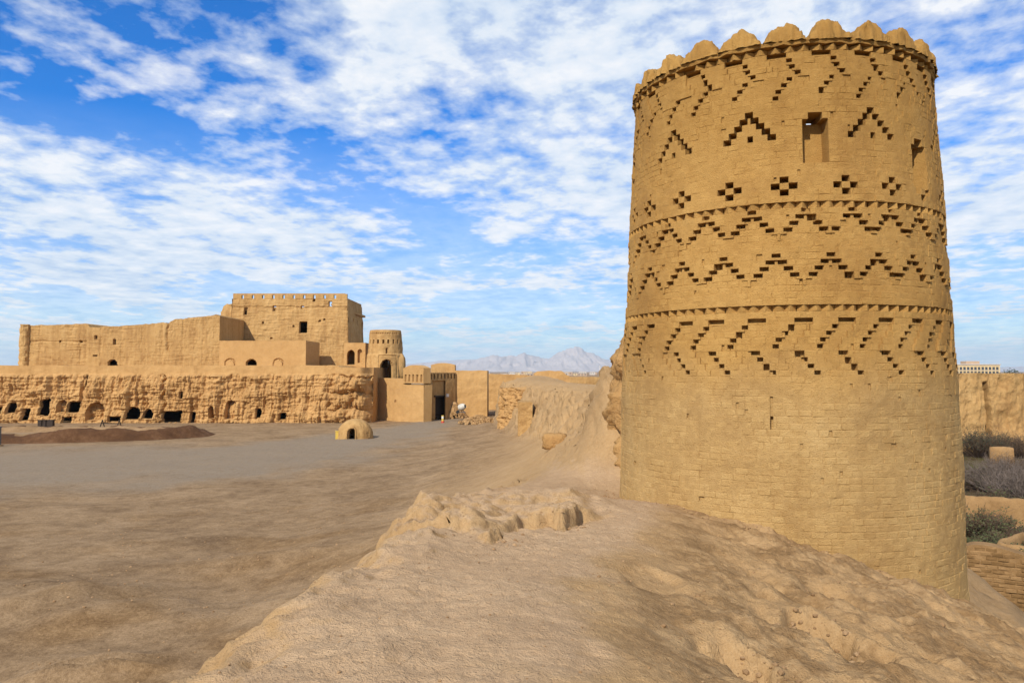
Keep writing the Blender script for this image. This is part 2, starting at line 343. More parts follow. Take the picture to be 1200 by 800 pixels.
gx = axis(-2.6, 6.6, .034, -18000, 18000); gy = axis(3.4, 11.2, .034, -18000, 18000, 1.03, .30)
GX, GY = np.meshgrid(gx, gy); GZ = terrain(GX, GY)
nx, ny = len(gx), len(gy); loc_ = (gx > -6) & (gx < 9); sub = np.ix_((gy > 3) & (gy < 112), loc_)
SX, SY, SZ = GX[sub], GY[sub], GZ[sub]; sl_ = np.clip(np.abs(np.gradient(SZ, axis=1) / np.gradient(SX, axis=1)), 0, 3)
farb = sst(15, 20, SY); mk = sst(.55, 1.3, sl_) * np.where((SX < .8) | (SY > 15), 1, 0) * (SX < 5)
push = (.05 + .10 * farb) * fbm(SY * (1.9 - .9 * farb), SZ * 1.8, SX * .4, 4) + (.03 + .09 * farb) * np.abs(fbm(SY * 1.3, SZ * 2.6, 7.7, 3))
GX[sub] = SX + mk * push; GZ[sub] = SZ + mk * (.04 + .08 * farb) * fbm(SX * 3, SY * 1.6, SZ * 2, 3)
verts = np.stack([GX.ravel(), GY.ravel(), GZ.ravel()], 1)
ii = (np.arange(ny - 1)[:, None] * nx + np.arange(nx - 1)[None]).ravel()
quads = np.stack([ii, ii + 1, ii + nx + 1, ii + nx], 1)
gm = bpy.data.meshes.new('ground'); gm.vertices.add(len(verts)); gm.vertices.foreach_set('co', verts.astype(np.float32).ravel())
gm.loops.add(quads.size); gm.loops.foreach_set('vertex_index', quads.ravel().astype(np.int32))
gm.polygons.add(len(quads)); gm.polygons.foreach_set('loop_start', np.arange(0, quads.size, 4, dtype=np.int32)); gm.update(); gm.validate()
# what the ground is made of: r gravel, g trodden pale path, b brown crust, a green garden soil with shade painted in
def poly_d(x, y, pts, wid):
    best = np.full(x.shape, 9.0)
    for (a, wa), (b, wb) in zip(zip(pts[:-1], wid[:-1]), zip(pts[1:], wid[1:])):
        ax, ay = a; bx, by = b; L = (bx - ax) ** 2 + (by - ay) ** 2
        t = np.clip(((x - ax) * (bx - ax) + (y - ay) * (by - ay)) / L, 0, 1)
        best = np.minimum(best, np.hypot(x - ax - t * (bx - ax), y - ay - t * (by - ay)) / (wa + t * (wb - wa)))
    return best
fx, fy, fz = verts[:, 0], verts[:, 1], verts[:, 2]
w1 = fbm(fx * .25, fy * .12, 2, 3)
gzy, gzx = np.gradient(GZ, gy, gx); SLP = np.hypot(gzx, gzy).ravel()
grav = 1 - sst(.5, 1.15, poly_d(fx, fy, [(-70, 48), (-34, 47), (-21, 52), (-14.5, 64), (-10, 81), (-8.6, 92)], [15, 15, 13, 8, 4.2, 3]) + .35 * w1 + .15 * fbm(fx * .9, fy * .5, 7, 3))
lim = np.interp(fy, [3, 5, 7.7, 10.5, 13, 20], [.15, .35, .85, 1.9, 2.6, 2.2])
path = sst(3.2, 3.9, fz) * (1 - sst(-.25, .35, fx - lim + .5 * fbm(fx * 1.1, fy * 1.1, 1, 4))) * sst(-2.1, -1.3, fx) * (fy < 30) * (1 - sst(.30, .75, SLP + .12 * fbm(fx * 2, fy * 2, 4., 3))) * np.where(fy > 15, 1 - sst(3.9, 4.3, fz), 1)
crust = sst(2.0, 3.0, fz) * sst(-.05, .7, fx - lim + .3 * fbm(fx * 1.5, fy * 1.5, 5, 4)) * (fy < 16) * sst(-.15, .3, fbm(fx * 1.3, fy * 1.3, 8, 6, 2.03, .68))
crust = np.maximum(crust, (fz < 1.2) * (fx < 0) * sst(.05, .6, fbm(fx * .3, fy * .45, 3, 5)) * (1 - sst(25, 45, fy)))
crust = np.maximum(crust, np.exp(-(((fx + 7.2) / 3.2) ** 2 + ((fy - 22) / 1.5) ** 2)) * (.6 + .8 * fbm(fx, fy, 3, 4)))
green = sst(9, 13, fx) * (1 - sst(110, 140, fy)) * (fy > 0) * (fz < 1.5)
cl = np.stack([np.clip(grav, 0, 1), np.clip(path, 0, 1), np.clip(crust, 0, 1), np.clip(green, 0, 1)], 1)
at = gm.color_attributes.new('soil', 'FLOAT_COLOR', 'POINT'); at.data.foreach_set('color', cl.astype(np.float32).ravel())
m, t = nodes_of('ground_soil'); g = NG(t)
pos = g.n('ShaderNodeNewGeometry').outputs['Position']
va = g.n('ShaderNodeVertexColor', layer_name='soil'); sp = g.n('ShaderNodeSeparateColor'); g.l(va.outputs['Color'], sp.inputs[0])
n1 = g.noise(pos, .35, 6, .62, .3); n2 = g.noise(pos, 2.2, 6, .65, .2); n3 = g.noise(pos, 14, 5, .7); n4 = g.noise(pos, 60, 3, .7)
f = g.math('ADD', g.math('ADD', g.math('MULTIPLY', n1, .28), g.math('MULTIPLY', n4, .16)), g.math('ADD', g.math('MULTIPLY', n2, .26), g.math('MULTIPLY', n3, .30)))
dirt = g.ramp(f, [(.41, ea((.155, .10, .056))), (.5, ea((.275, .193, .115))), (.59, ea((.39, .283, .178)))])
clay = g.ramp(f, [(.36, ea((.33, .215, .105))), (.5, ea((.42, .285, .15))), (.64, ea((.50, .355, .20)))])
zz = g.n('ShaderNodeSeparateXYZ'); g.l(pos, zz.inputs[0])
c = g.mix(g.ramp(g.math('DIVIDE', zz.outputs[2], 6.0), [(.10, 0.), (.38, 1.)]), dirt, clay)
gravel = g.ramp(g.math('ADD', g.math('MULTIPLY', n3, .45), g.math('MULTIPLY', n4, .55)), [(.34, ea((.155, .127, .098))), (.5, ea((.255, .215, .17))), (.66, ea((.36, .31, .25)))])
c = g.mix(g.math('MULTIPLY', sp.outputs[0], g.ramp(n2, [(.3, .55), (.6, .95)])), c, gravel)
pale = g.ramp(f, [(.36, ea((.35, .245, .155))), (.5, ea((.47, .340, .222))), (.64, ea((.56, .42, .285)))])
c = g.mix(g.math('MULTIPLY', sp.outputs[1], .85), c, pale)
brown = g.ramp(g.math('ADD', g.math('MULTIPLY', n2, .5), g.math('MULTIPLY', n3, .5)), [(.36, ea((.13, .075, .033))), (.5, ea((.225, .14, .066))), (.64, ea((.36, .245, .13)))])
c = g.mix(g.math('MULTIPLY', sp.outputs[2], .66), c, brown)
grn_shaded = g.ramp(g.math('ADD', g.math('MULTIPLY', n1, .5), g.math('MULTIPLY', n2, .5)), [(.40, ea((.05, .032, .016))), (.5, ea((.085, .065, .028))), (.58, ea((.08, .085, .026))), (.68, ea((.19, .13, .07)))])  # mossy garden soil, its colours lowered to paint in the garden's shade
c = g.mix(va.outputs['Alpha'], c, grn_shaded)
n5 = g.noise(pos, 170, 2, .6); n6 = g.noise(pos, 38, 3, .7)
c = g.mix(g.ramp(n5, [(.28, .45), (.35, 0.)]), c, ea((.10, .062, .03))); c = g.mix(g.ramp(n5, [(.64, 0.), (.72, .45)]), c, ea((.55, .44, .32)))
c = g.mix(g.ramp(n6, [(.31, .4), (.39, 0.)]), c, ea((.15, .095, .05)))
vo = g.n('ShaderNodeTexVoronoi', feature='DISTANCE_TO_EDGE'); vo.inputs['Scale'].default_value = 3.2
vm = g.n('ShaderNodeVectorMath', operation='ADD'); vs_n = g.n('ShaderNodeVectorMath', operation='SCALE'); tn = g.n('ShaderNodeTexNoise'); tn.inputs['Scale'].default_value = 4.0; g.l(pos, tn.inputs['Vector'])
g.l(tn.outputs['Color'], vs_n.inputs[0]); vs_n.inputs['Scale'].default_value = .5; g.l(pos, vm.inputs[0]); g.l(vs_n.outputs[0], vm.inputs[1]); g.l(vm.outputs[0], vo.inputs['Vector'])
crack = g.math('MULTIPLY', g.ramp(vo.outputs['Distance'], [(.0, 1.), (.035, 0.)]), g.ramp(n1, [(.48, 0.), (.60, 1.)]))
c = g.mix(g.math('MULTIPLY', crack, .16), c, ea((.13, .085, .045)))
n2 = g.math('SUBTRACT', n2, g.math('MULTIPLY', crack, .16))
g.out(c, .97, g.math('ADD', g.math('MULTIPLY', n2, .6), g.math('ADD', g.math('MULTIPLY', n3, .5), g.math('ADD', g.math('MULTIPLY', n4, .3), g.math('MULTIPLY', n6, .3)))), 1.0, .045, .1)
ground = link('ground', gm, m, None, True); tag(ground, kind='structure')
def tz(x, y):
    i = min(max(int(np.searchsorted(gx, x)) - 1, 0), nx - 2); j = min(max(int(np.searchsorted(gy, y)) - 1, 0), ny - 2)
    a = (x - gx[i]) / (gx[i + 1] - gx[i]); b = (y - gy[j]) / (gy[j + 1] - gy[j])
    return float((GZ[j, i] * (1 - a) + GZ[j, i + 1] * a) * (1 - b) + (GZ[j + 1, i] * (1 - a) + GZ[j + 1, i + 1] * a) * b)

# ------------------------------------------------------------------ the brick tower
TCX, TCY = 4.925, 14.168
PHI0 = math.atan2(-TCY, -TCX)
def Rz(z): return float(np.interp(z - EYE, [-6, -3.6, -1.5, 0, 2.4, 4.87, 6], [2.99, 2.936, 2.90, 2.85, 2.735, 2.587, 2.52]))
def uv(px, py):                                        # pixel -> angle on the tower and height
    d = ray(px, py); R = 2.8
    for _ in range(8):
        a = d.x * d.x + d.y * d.y; b = -2 * (d.x * TCX + d.y * TCY); c_ = TCX ** 2 + TCY ** 2 - R * R
        q = b * b - 4 * a * c_; t_ = (-b - math.sqrt(max(q, 0))) / (2 * a); z = EYE + d.z * t_; R = Rz(z)
    al = math.atan2(d.y * t_ - TCY, d.x * t_ - TCX) - PHI0
    return (al + math.pi) % (2 * math.pi) - math.pi, z
NC = 396; H = .098; H2 = H / 2; DA = 2 * math.pi / NC
Z_TOP = uv(919, 62)[1]; ROWS = int((Z_TOP - 1.0) / H); Z0 = Z_TOP - ROWS * H
S = np.zeros((ROWS, NC)); D = np.zeros((2 * ROWS, NC)); THRU = []                # depth of every cell, two half courses per course
def rc(px, py):
    a, z = uv(px, py); return int(math.floor((z - Z0) / H)), int(round(a / DA))
def cut(r, c_, w, d, prob=1.0, thin=False):             # a missing brick: w cells wide, centred on column c_; thin: only its upper half
    if 0 <= r < ROWS and random.random() < prob:
        e = d * random.uniform(.75, 1.15); full = not thin or random.random() < .10
        for k in range(w):
            q = int(math.floor(c_ - w / 2 + k + .5)) % NC; D[2 * r + 1, q] = max(e, .02)
            if full: D[2 * r, q] = max(e, .02)
def sink(r, ca_, cb_, d):                               # a shallow recessed strip of a course, bricks and all
    if 0 <= r < ROWS:
        for q in range(int(round(ca_)), int(round(cb_))): S[r, q % NC] = max(S[r, q % NC], d)
def around(px_list, py):                                # columns of the seen motifs, then the spacing carried round the back
    cs = sorted(rc(p, q)[1] for p, q in px_list); sp_ = (cs[-1] - cs[0]) / (len(cs) - 1)
    while cs[-1] + sp_ < cs[0] + NC - sp_ * .6: cs.append(int(round(cs[-1] + sp_)))
    return cs
# crown zigzag
rB = rc(911, 67)[0]
for c0 in around([(811, 79), (858, 70), (909, 66), (961, 65), (1009, 69), (1053, 78)], 66):
    cut(rB, c0, 7, .10, 1.0, True)
    sink(rB, c0 - 3, c0 + 4, .03)
    for s in range(3): cut(rB - 1 - s, c0 + 4.5 + 1.7 * s, 2, .11, .95, True); sink(rB - 1 - s, c0 - 2.5 + 1.7 * s, c0 + 4.5 + 1.7 * s, .03 - .004 * s)
rC = rc(925, 97)[0]
for c0 in around([(826, 112), (873, 102), (925, 97), (976, 97), (1021, 104), (1062, 118)], 97):
    for s in range(4): cut(rC - s, c0 - 1.8 * s, 2, .11, .92, True); sink(rC - s, c0 - 1.8 * s, c0 - 1.8 * s + 7, .024 - .005 * s)
# stepped gables with an eye, and slots
gab = around([(789, 157), (876, 137), (1020, 142)], 136)
def gable(r0, c0, n, step, w, d, pr=1.0, thin=False):
    cut(r0, c0, w, d, 1.0, thin)
    for s in range(1, n):
        cut(r0 - s, c0 - step * s, w, d, pr, thin); cut(r0 - s, c0 + step * s, w, d, pr, thin)
rD = rc(876, 137)[0]
colA, colB, colC = rc(789, 157)[1], rc(876, 137)[1], rc(1020, 142)[1]
gcs = [colA, colB, colC, colC + (colC - colB)] + [colC + (colC - colB) + k * 32 for k in range(2, 8)]
for c0 in gcs:
    gable(rD, c0, 5, 2, 3, .27); cut(rD - 4, c0 + 1, 2, .27)
def slot(px_, py_, thru):
    r0, c0 = rc(px_, py_); 
    for k in range(7):
        for w in range(-4, 5): D[2 * (r0 - 1 - k):2 * (r0 - k), (c0 + w) % NC] = .30
    for w in range(-2, 3): D[2 * r0:2 * r0 + 2, (c0 + w) % NC] = .30
    if thru:
        for w in range(-1, 3):
            for hh_ in (2 * r0, 2 * r0 + 1): D[hh_, (c0 + w) % NC] = .55; THRU.append((hh_, (c0 + w) % NC))
slot(952, 138, True); slot(1075, 165, True); slot(743, 185, False)
# crosses
rE = rc(918, 210)[0]
for c0 in around([(760, 243), (797, 229), (852, 217), (918, 210), (990, 212), (1045, 224), (1082, 239)], 210):
    cut(rE, c0, 3, .28); cut(rE - 1, c0 - 3, 3, .28); cut(rE - 1, c0 + 3, 3, .28); cut(rE - 2, c0, 3, .28)
# sawtooth bands
rF = rc(920, 237)[0]; rI = rc(920, 361)[0]
D[2 * rF:2 * rF + 2, :] = .12; D[2 * rI:2 * rI + 2, :] = .12
# two rows of gables
for lst, py in (([(752, 281), (781, 268), (826, 258), (880, 251), (941, 250), (999, 250), (1045, 258), (1080, 268)], 250),
                ([(739, 330), (761, 320), (798, 311), (845, 304), (907, 302), (971, 302), (1028, 304), (1070, 309), (1100, 318)], 302)):
    r0 = rc(941, py)[0]
    for c0 in around(lst, py): gable(r0, c0, 4, 2, 3, .12, .98, True); [sink(r0 - q, c0 - 2 * q, c0 + 2 * q + 1, .034 if q < 4 else .034 - .008 * (q - 3)) for q in range(1, 7) if q < 4 or True and q < 6]
# long zigzag under the lower band
rJ = rc(888, 377)[0]
for c0 in around([(803, 381), (839, 378), (888, 376), (942, 375), (993, 375), (1040, 377), (1077, 382)], 377):
    cut(rJ, c0, 6, .10, 1.0, True)
    sink(rJ, c0 - 3, c0 + 3, .03)
    for s in range(4): cut(rJ - 1 - s, c0 - 4 - 1.8 * s, 2, .10, .97, True); sink(rJ - 1 - s, c0 - 4 - 1.8 * s, c0 + 2 - 1.8 * s, .034 - .003 * s)
rK = rc(880, 414)[0]
for c0 in around([(789, 415), (832, 415), (882, 414), (937, 414), (989, 413), (1037, 413)], 414):
    for s in range(4): cut(rK - s, c0 + 2.1 * s, 2 if s else 3, .10, .97, True); sink(rK - s, c0 + 2.1 * s - 6, c0 + 2.1 * s + 1, .03 - .005 * s)
# worn bricks and the thin upright crack
for _ in range(240):
    r_, c_ = random.randrange(8, ROWS - 4), random.randrange(NC)
    if D[2 * r_, c_] == 0: cut(r_, c_, random.choice((1, 1, 2)), random.uniform(.012, .03), 1.0, random.random() < .7)
rk, ck = rc(901, 470)
for k in range(5): D[2 * (rk - k):2 * (rk - k) + 2, ck % NC] = .03 if k < 3 else .1

def wob(al, z): return .022 * fbm(np.cos(al) * 2.2, np.sin(al) * 2.2, z * .8, 3) + .008 * fbm(np.cos(al) * 11, np.sin(al) * 11, z * 4, 2)
LOW = .36 * H                                            # lower sub-row of each course
def zr(r): return Z0 + (r // 2) * H + (LOW if r % 2 else 0)
A_ = np.arange(NC + 1) * DA; WOB = np.array([wob(A_, zr(r)) for r in range(2 * ROWS + 1)]); RR = [Rz(zr(r)) for r in range(2 * ROWS + 1)]
SMEAR = np.array([.0075 * np.clip(fbm(np.cos(A_) * 6, np.sin(A_) * 6, zr(r) * 2.4, 4) + .25, -.4, .9) for r in range(2 * ROWS + 1)])   # mud smeared over the joints in patches
def tp(r, c_, d):
    a = PHI0 + c_ * DA; q = RR[r] + WOB[r][c_ % NC] - d + (SMEAR[r][c_ % NC] if d < .045 else 0)
    return (TCX + q * math.cos(a), TCY + q * math.sin(a), zr(r))
tower = empty('brick_tower', (TCX, TCY, 2.4))
tag(tower, 'tall round mud brick watchtower with stepped brick patterns on the earthen mound', 'tower')
mb = MB(); JN = .0042; thru = set(THRU)
for r in range(2 * ROWS):
    for c_ in range(NC):
        d = D[r, c_]; d = (JN if d == 0 else d + JN) + S[r // 2, c_]
        if (r, c_) not in thru: mb.quad(tp(r, c_, d), tp(r, c_ + 1, d), tp(r + 1, c_ + 1, d), tp(r + 1, c_, d))
        e = D[r, (c_ + 1) % NC]; e = (JN if e == 0 else e + JN) + S[r // 2, (c_ + 1) % NC]
        if abs(d - e) > 1e-6: mb.quad(tp(r, c_ + 1, d), tp(r, c_ + 1, e), tp(r + 1, c_ + 1, e), tp(r + 1, c_ + 1, d))
        if r + 1 < 2 * ROWS:
            e = D[r + 1, c_]; e = (JN if e == 0 else e + JN) + S[(r + 1) // 2, c_]
            if abs(d - e) > 1e-6: mb.quad(tp(r + 1, c_, d), tp(r + 1, c_ + 1, d), tp(r + 1, c_ + 1, e), tp(r + 1, c_, e))
mortar = mb.build('mortar_wall', M['mortar'], tower)
# inner face of the open top and its floor
mb = MB(); ZF = EYE + 2.2; r0 = int((ZF - Z0) / H2)
for r in range(r0, 2 * ROWS):
    for c_ in range(0, NC):
        if (r, c_) in thru: continue
        mb.quad(tp(r, c_ + 1, .56), tp(r, c_, .56), tp(r + 1, c_, .56), tp(r + 1, c_ + 1, .56))
for c_ in range(NC): mb.quad(tp(2 * ROWS, c_, .56), tp(2 * ROWS, c_, .0), tp(2 * ROWS, c_ + 1, .0), tp(2 * ROWS, c_ + 1, .56))
mb.build('inner_wall', M['mortar'], tower)
mb = MB(); i0 = [tp(r0, c_, .55) for c_ in range(0, NC, 6)]; mb.v = i0; mb.f = [tuple(range(len(i0)))]; mb.build('roof_floor', M['mortar'], tower)
# bricks in running bond, cut back to the edges of the openings
def brick_verts(w, h, d=.05, b=.007):
    x, z = w / 2, h / 2
    return [(-x, d, -z), (x, d, -z), (x, d, z), (-x, d, z), (-x, b * .9, -z), (x, b * .9, -z), (x, b * .9, z), (-x, b * .9, z),
            (-x + b, 0, -z + b), (x - b, 0, -z + b), (x - b, 0, z - b), (-x + b, 0, z - b)]
BF = [(4, 5, 9, 8), (5, 6, 10, 9), (6, 7, 11, 10), (7, 4, 8, 11), (8, 9, 10, 11), (0, 1, 5, 4), (1, 2, 6, 5), (2, 3, 7, 6), (3, 0, 4, 7)]
bricks = []
for r in range(ROWS):
    off = random.choice((0, 1, 2, 3))
    for b0 in range(off, NC + off, 4):
        run = []; was = None; sw = 0.0
        for k in range(5):                                  # 2: whole course stands, 1: only its lower half
            q = (b0 + k) % NC; st = 0 if k == 4 else (2 if D[2 * r, q] == 0 and D[2 * r + 1, q] == 0 else 1 if D[2 * r, q] == 0 else 0)
            sv = S[r, q]
            if (st != was or abs(sv - sw) > .002) and run: bricks.append((r, run[0], len(run), was)); run = []
            if st: run.append(b0 + k)
            was = st; sw = sv
def brick_place(r, c0, n, st):
    cm = c0 + n / 2; a = PHI0 + cm * DA; z = Z0 + (r + (.5 if st == 2 else .18)) * H
    R_ = Rz(z) + float(WOB[2 * r][int(cm) % NC]) - S[r, int(cm) % NC]; return cm, a, z, R_
def face_score(b):
    cm, a, z, R_ = brick_place(*b); n = Vector((math.cos(a), math.sin(a), 0)); p = Vector((TCX, TCY, z)) + n * R_
    v = Vector((0, 0, EYE)) - p
    return b[2] * n.dot(v) / v.length ** 3 if b[2] == 4 and b[3] == 2 and z > tz_cache(p.x, p.y) + .1 else -1
_tzc = {}
def tz_cache(x, y):
    k = (round(x, 1), round(y, 1))
    if k not in _tzc: _tzc[k] = tz(x, y)
    return _tzc[k]
order = sorted(range(len(bricks)), key=lambda i: -face_score(bricks[i])); pick = set(order[:300])
shared = []
for k in range(8):
    w = 4 * DA * 2.85 - random.uniform(.004, .014); h = H - random.uniform(.004, .013)
    vv = [(x + random.uniform(-.003, .003), y + random.uniform(-.002, .003), z + random.uniform(-.0025, .0025)) for x, y, z in brick_verts(w, h)]
    me_ = mesh('brick', vv, BF); me_.materials.append(M['brick']); shared.append(me_)
mb = MB()
for i, (r, c0, n, st) in enumerate(bricks):
    cm, a, z, R_ = brick_place(r, c0, n, st); proud = max(-.004, random.gauss(.0005, .0022)) - (.009 if random.random() < .07 else 0)
    q = R_ + proud; o_ = (TCX + q * math.cos(a), TCY + q * math.sin(a), z); rz_ = a + math.pi / 2
    if i in pick and n == 4:
        ob = bpy.data.objects.new('brick', random.choice(shared)); COL.objects.link(ob); ob.parent = tower
        ob.location = (o_[0] - TCX, o_[1] - TCY, o_[2] - 2.4); ob.rotation_euler = (random.gauss(0, .015), random.gauss(0, .014), rz_ + random.gauss(0, .012))
        continue
    if z < tz_cache(o_[0], o_[1]) - .3: continue
    w = n * DA * R_ - random.uniform(.004, .014); h = (H if st == 2 else LOW) - random.uniform(.004, .013); ca, sa = math.cos(rz_), math.sin(rz_); k0 = len(mb.v)
    tl = random.gauss(0, .018)
    for x, y, zv in brick_verts(w, h):
        y += random.uniform(-.002, .003); zv += x * tl; x += random.uniform(-.003, .003)
        mb.v.append((o_[0] + x * ca - y * sa, o_[1] + x * sa + y * ca, z + zv))
    mb.f += [tuple(k0 + q_ for q_ in f_) for f_ in BF]
tag(mb.build('brick_courses', M['brick_joined'], tower), kind='stuff')
# sawtooth bricks of the two bands and under the crown
saw = [mesh('sawtooth_brick', [(x + random.uniform(-.006, .006), y + random.uniform(-.006, .006), z) for z in (-.044, .044) for x, y in ((0, -.092), (.092, 0), (0, .092), (-.092, 0))],
            [(3, 2, 1, 0), (4, 5, 6, 7), (0, 1, 5, 4), (1, 2, 6, 5), (2, 3, 7, 6), (3, 0, 4, 7)]) for _ in range(4)]
for s_ in saw: s_.materials.append(M['brick'])
def saw_ring(z, inset, n, sc_=1.0, skip=.0):
    R_ = Rz(z)
    for k in range(n):
        if random.random() < skip: continue
        a = PHI0 + 2 * math.pi * (k + random.uniform(-.08, .08)) / n; q = R_ - inset - .09 * sc_ + random.gauss(0, .006) + float(wob(np.array([a - PHI0]), z)[0])
        ob = bpy.data.objects.new('sawtooth_brick', random.choice(saw)); COL.objects.link(ob); ob.parent = tower
        ob.location = (q * math.cos(a), q * math.sin(a), z - 2.4); ob.rotation_euler = (random.gauss(0, .03), random.gauss(0, .03), a + math.pi / 2 + random.gauss(0, .05)); ob.scale = (sc_, sc_, random.uniform(.9, 1.02))
saw_ring(Z0 + (rF + .48) * H, .004, 92); saw_ring(Z0 + (rI + .48) * H, .004, 96)
saw_ring(Z_TOP + .052, -.01, 76, 1.15, .04)
# ring behind the crown sawteeth, then the merlons
mb = MB(); n = 132
ring = [(.14, 0), (.14, .11), (-.02, .11), (-.03, .17), (.10, .19), (.45, .18), (.45, 0)]
for k in range(n):
    for (d0, h0), (d1, h1) in zip(ring[:-1], ring[1:]):
        def q_(kk, d, h):
            a = PHI0 + 2 * math.pi * (kk % n) / n; e = Rz(Z_TOP) - d + .018 * math.sin(kk % n * 2.7) + float(.02 * pn(kk % n * .7, h * 5)); return (TCX + e * math.cos(a), TCY + e * math.sin(a), Z_TOP + h + .012 * math.sin(kk % n * 1.9 + d * 9))
        mb.quad(q_(k, d0, h0), q_(k + 1, d0, h0), q_(k + 1, d1, h1), q_(k, d1, h1))
mb.build('crown_ring', M['mortar'], tower)
NM = 24
ma = uv(919, 45)[0]
for k in range(NM):
    if abs((ma + 2 * math.pi * k / NM) % (2 * math.pi) - math.pi) < .75: continue      # fallen on the far side
    a = PHI0 + ma + 2 * math.pi * k / NM; W, TH, HT = .33 * random.uniform(.93, 1.03), .36, .33 * random.uniform(.88, 1.06)
    nu_, nv_ = 34, 16; mb = MB(); top = []; sk = random.uniform(-.12, .12); sd = random.uniform(0, 99)
    for iu in range(nu_ + 1):
        u_ = -1 + 2 * iu / nu_
        pr = max(0, 1 - abs(u_ - sk * (1 - abs(u_))) ** 1.8) ** .85
        for iv in range(nv_ + 1):
            v_ = -1 + 2 * iv / nv_; hh_ = HT * pr * (max(0, 1 - abs(v_) ** 6)) ** .6
            top.append((u_ * W, v_ * TH / 2, hh_))
    tb = np.array(top); nz = fbm(tb[:, 0] * 7 + sd, tb[:, 1] * 7, tb[:, 2] * 7, 3)
    tb[:, 2] = np.maximum(tb[:, 2] + (.05 * nz + .02 * fbm(tb[:, 0] * 22 + sd, tb[:, 1] * 22, tb[:, 2] * 22, 2)) * (tb[:, 2] > .01), 0); tb[:, 0] += .02 * fbm(tb[:, 0] * 12 + sd, tb[:, 1] * 12, tb[:, 2] * 12, 2) * (tb[:, 2] > .02); tb[:, 1] += .05 * fbm(tb[:, 0] * 9 + sd, tb[:, 2] * 9, 3, 2)
    mb.v = [tuple(p) for p in tb]
    for iu in range(nu_):
        for iv in range(nv_):
            q0 = iu * (nv_ + 1) + iv; mb.f.append((q0, q0 + nv_ + 1, q0 + nv_ + 2, q0 + 1))
    ob = link('merlon', mb.me('merlon'), M['brick'], None, True); ob.parent = tower
    q = Rz(Z_TOP) - TH / 2 + .05; ob.location = (q * math.cos(a), q * math.sin(a), Z_TOP + .165 - 2.4); ob.rotation_euler = (0, random.gauss(0, .03), a + math.pi / 2)

# ------------------------------------------------------------------ relief walls (mud walls with carved, real depth)
def relief(name, nu_, nv_, fn, depth, mat, parent=None, back=1.0, ends=True, smooth=False):
    """fn(u, v, d) -> (x, y, z) arrays for u, v in 0..1 and depth d behind the face"""
    u_, v_ = np.meshgrid(np.linspace(0, 1, nu_ + 1), np.linspace(0, 1, nv_ + 1))
    d = depth(u_, v_); flag = (d > 50).ravel(); d = np.where(d > 50, d - 100, d); X, Y, Z = fn(u_, v_, d); front = np.stack([np.broadcast_to(X, u_.shape).ravel(), np.broadcast_to(Y, u_.shape).ravel(), np.broadcast_to(Z, u_.shape).ravel()], 1)
    w = nu_ + 1; i_ = (np.arange(nv_)[:, None] * w + np.arange(nu_)[None]).ravel()
    faces = [tuple(q) for q in np.stack([i_, i_ + 1, i_ + w + 1, i_ + w], 1).tolist()]
    faces = [q for q in faces if not (flag[q[0]] and flag[q[1]] and flag[q[2]] and flag[q[3]])]
    if back > 0:
        n0 = len(front); uu = np.linspace(0, 1, nu_ + 1); o1 = np.ones_like(uu)
        bt = np.stack([np.broadcast_to(q, uu.shape) for q in fn(uu, o1, o1 * back)], 1); bb = np.stack([np.broadcast_to(q, uu.shape) for q in fn(uu, o1 * 0, o1 * back)], 1)
        front = np.concatenate([front, bt, bb])
        tr = nv_ * w
        for k in range(nu_):
            faces.append((tr + k, tr + k + 1, n0 + k + 1, n0 + k)); faces.append((n0 + k, n0 + k + 1, n0 + w + k + 1, n0 + w + k))
        if ends:
            faces.append(tuple([j * w for j in range(nv_ + 1)] + [n0, n0 + w])); faces.append(tuple([j * w + nu_ for j in range(nv_, -1, -1)] + [n0 + w + nu_, n0 + nu_]))
    return link(name, mesh(name, front, faces), mat, parent, smooth)
def rect(X, Z, x0, x1, z0, z1, d): return np.where((X > x0) & (X < x1) & (Z > z0) & (Z < z1), d, 0)
def arch(X, Z, xc, w, z0, z1, d, point=1.0):
    zs = z1 - w / 2 * point; q = ((X - xc) / (w / 2)) ** 2 + (np.clip(Z - zs, 0, None) / (w / 2 * point)) ** 2
    return np.where((np.abs(X - xc) < w / 2) & (Z > z0) & (q < 1), d, 0)
def wall_fn(p0, p1, zb, ztop, lean=0.0, bd=None):
    p0 = np.array(p0[:2], float); p1 = np.array(p1[:2], float); dr = p1 - p0; L = np.hypot(*dr); dr = dr / L; nb_ = np.array([-dr[1], dr[0]]) if bd is None else np.array(bd)
    def fn(u_, v_, d):
        zt = ztop(u_) if callable(ztop) else ztop + 0 * u_; z = zb + v_ * (zt - zb); dd = d + lean * (z - zb)
        return p0[0] + dr[0] * u_ * L + nb_[0] * dd, p0[1] + dr[1] * u_ * L + nb_[1] * dd, z
    return fn, L
def flat_wall(name, px0, px1, Y0, Y1, zb, ztop, depth, mat, parent=None, back=1.0, res=.1, lean=0.0, xy=None, bd=None):
    """ztop: height or function of photo x; depth(X along wall in photo px, Z)"""
    p0, p1 = ((PX(px0, Y0), Y0), (PX(px1, Y1), Y1)) if xy is None else xy
    zt = (lambda u_: ztop(px0 + u_ * (px1 - px0))) if callable(ztop) else ztop
    fn, L = wall_fn(p0, p1, zb, zt, lean, bd); hmax = float(np.max(zt(np.linspace(0, 1, 60)))) if callable(zt) else ztop
    def dep(u_, v_):
        x, y, z = fn(u_, v_, np.zeros_like(u_)); return depth(px0 + u_ * (px1 - px0), z, u_ * L)
    return relief(name, max(4, int(L / res)), max(4, int((hmax - zb) / res)), fn, dep, mat, parent, back)
def rough(u_, z, s, a, sd=0.0): return a * fbm(u_ * s, z * s, sd, 5)

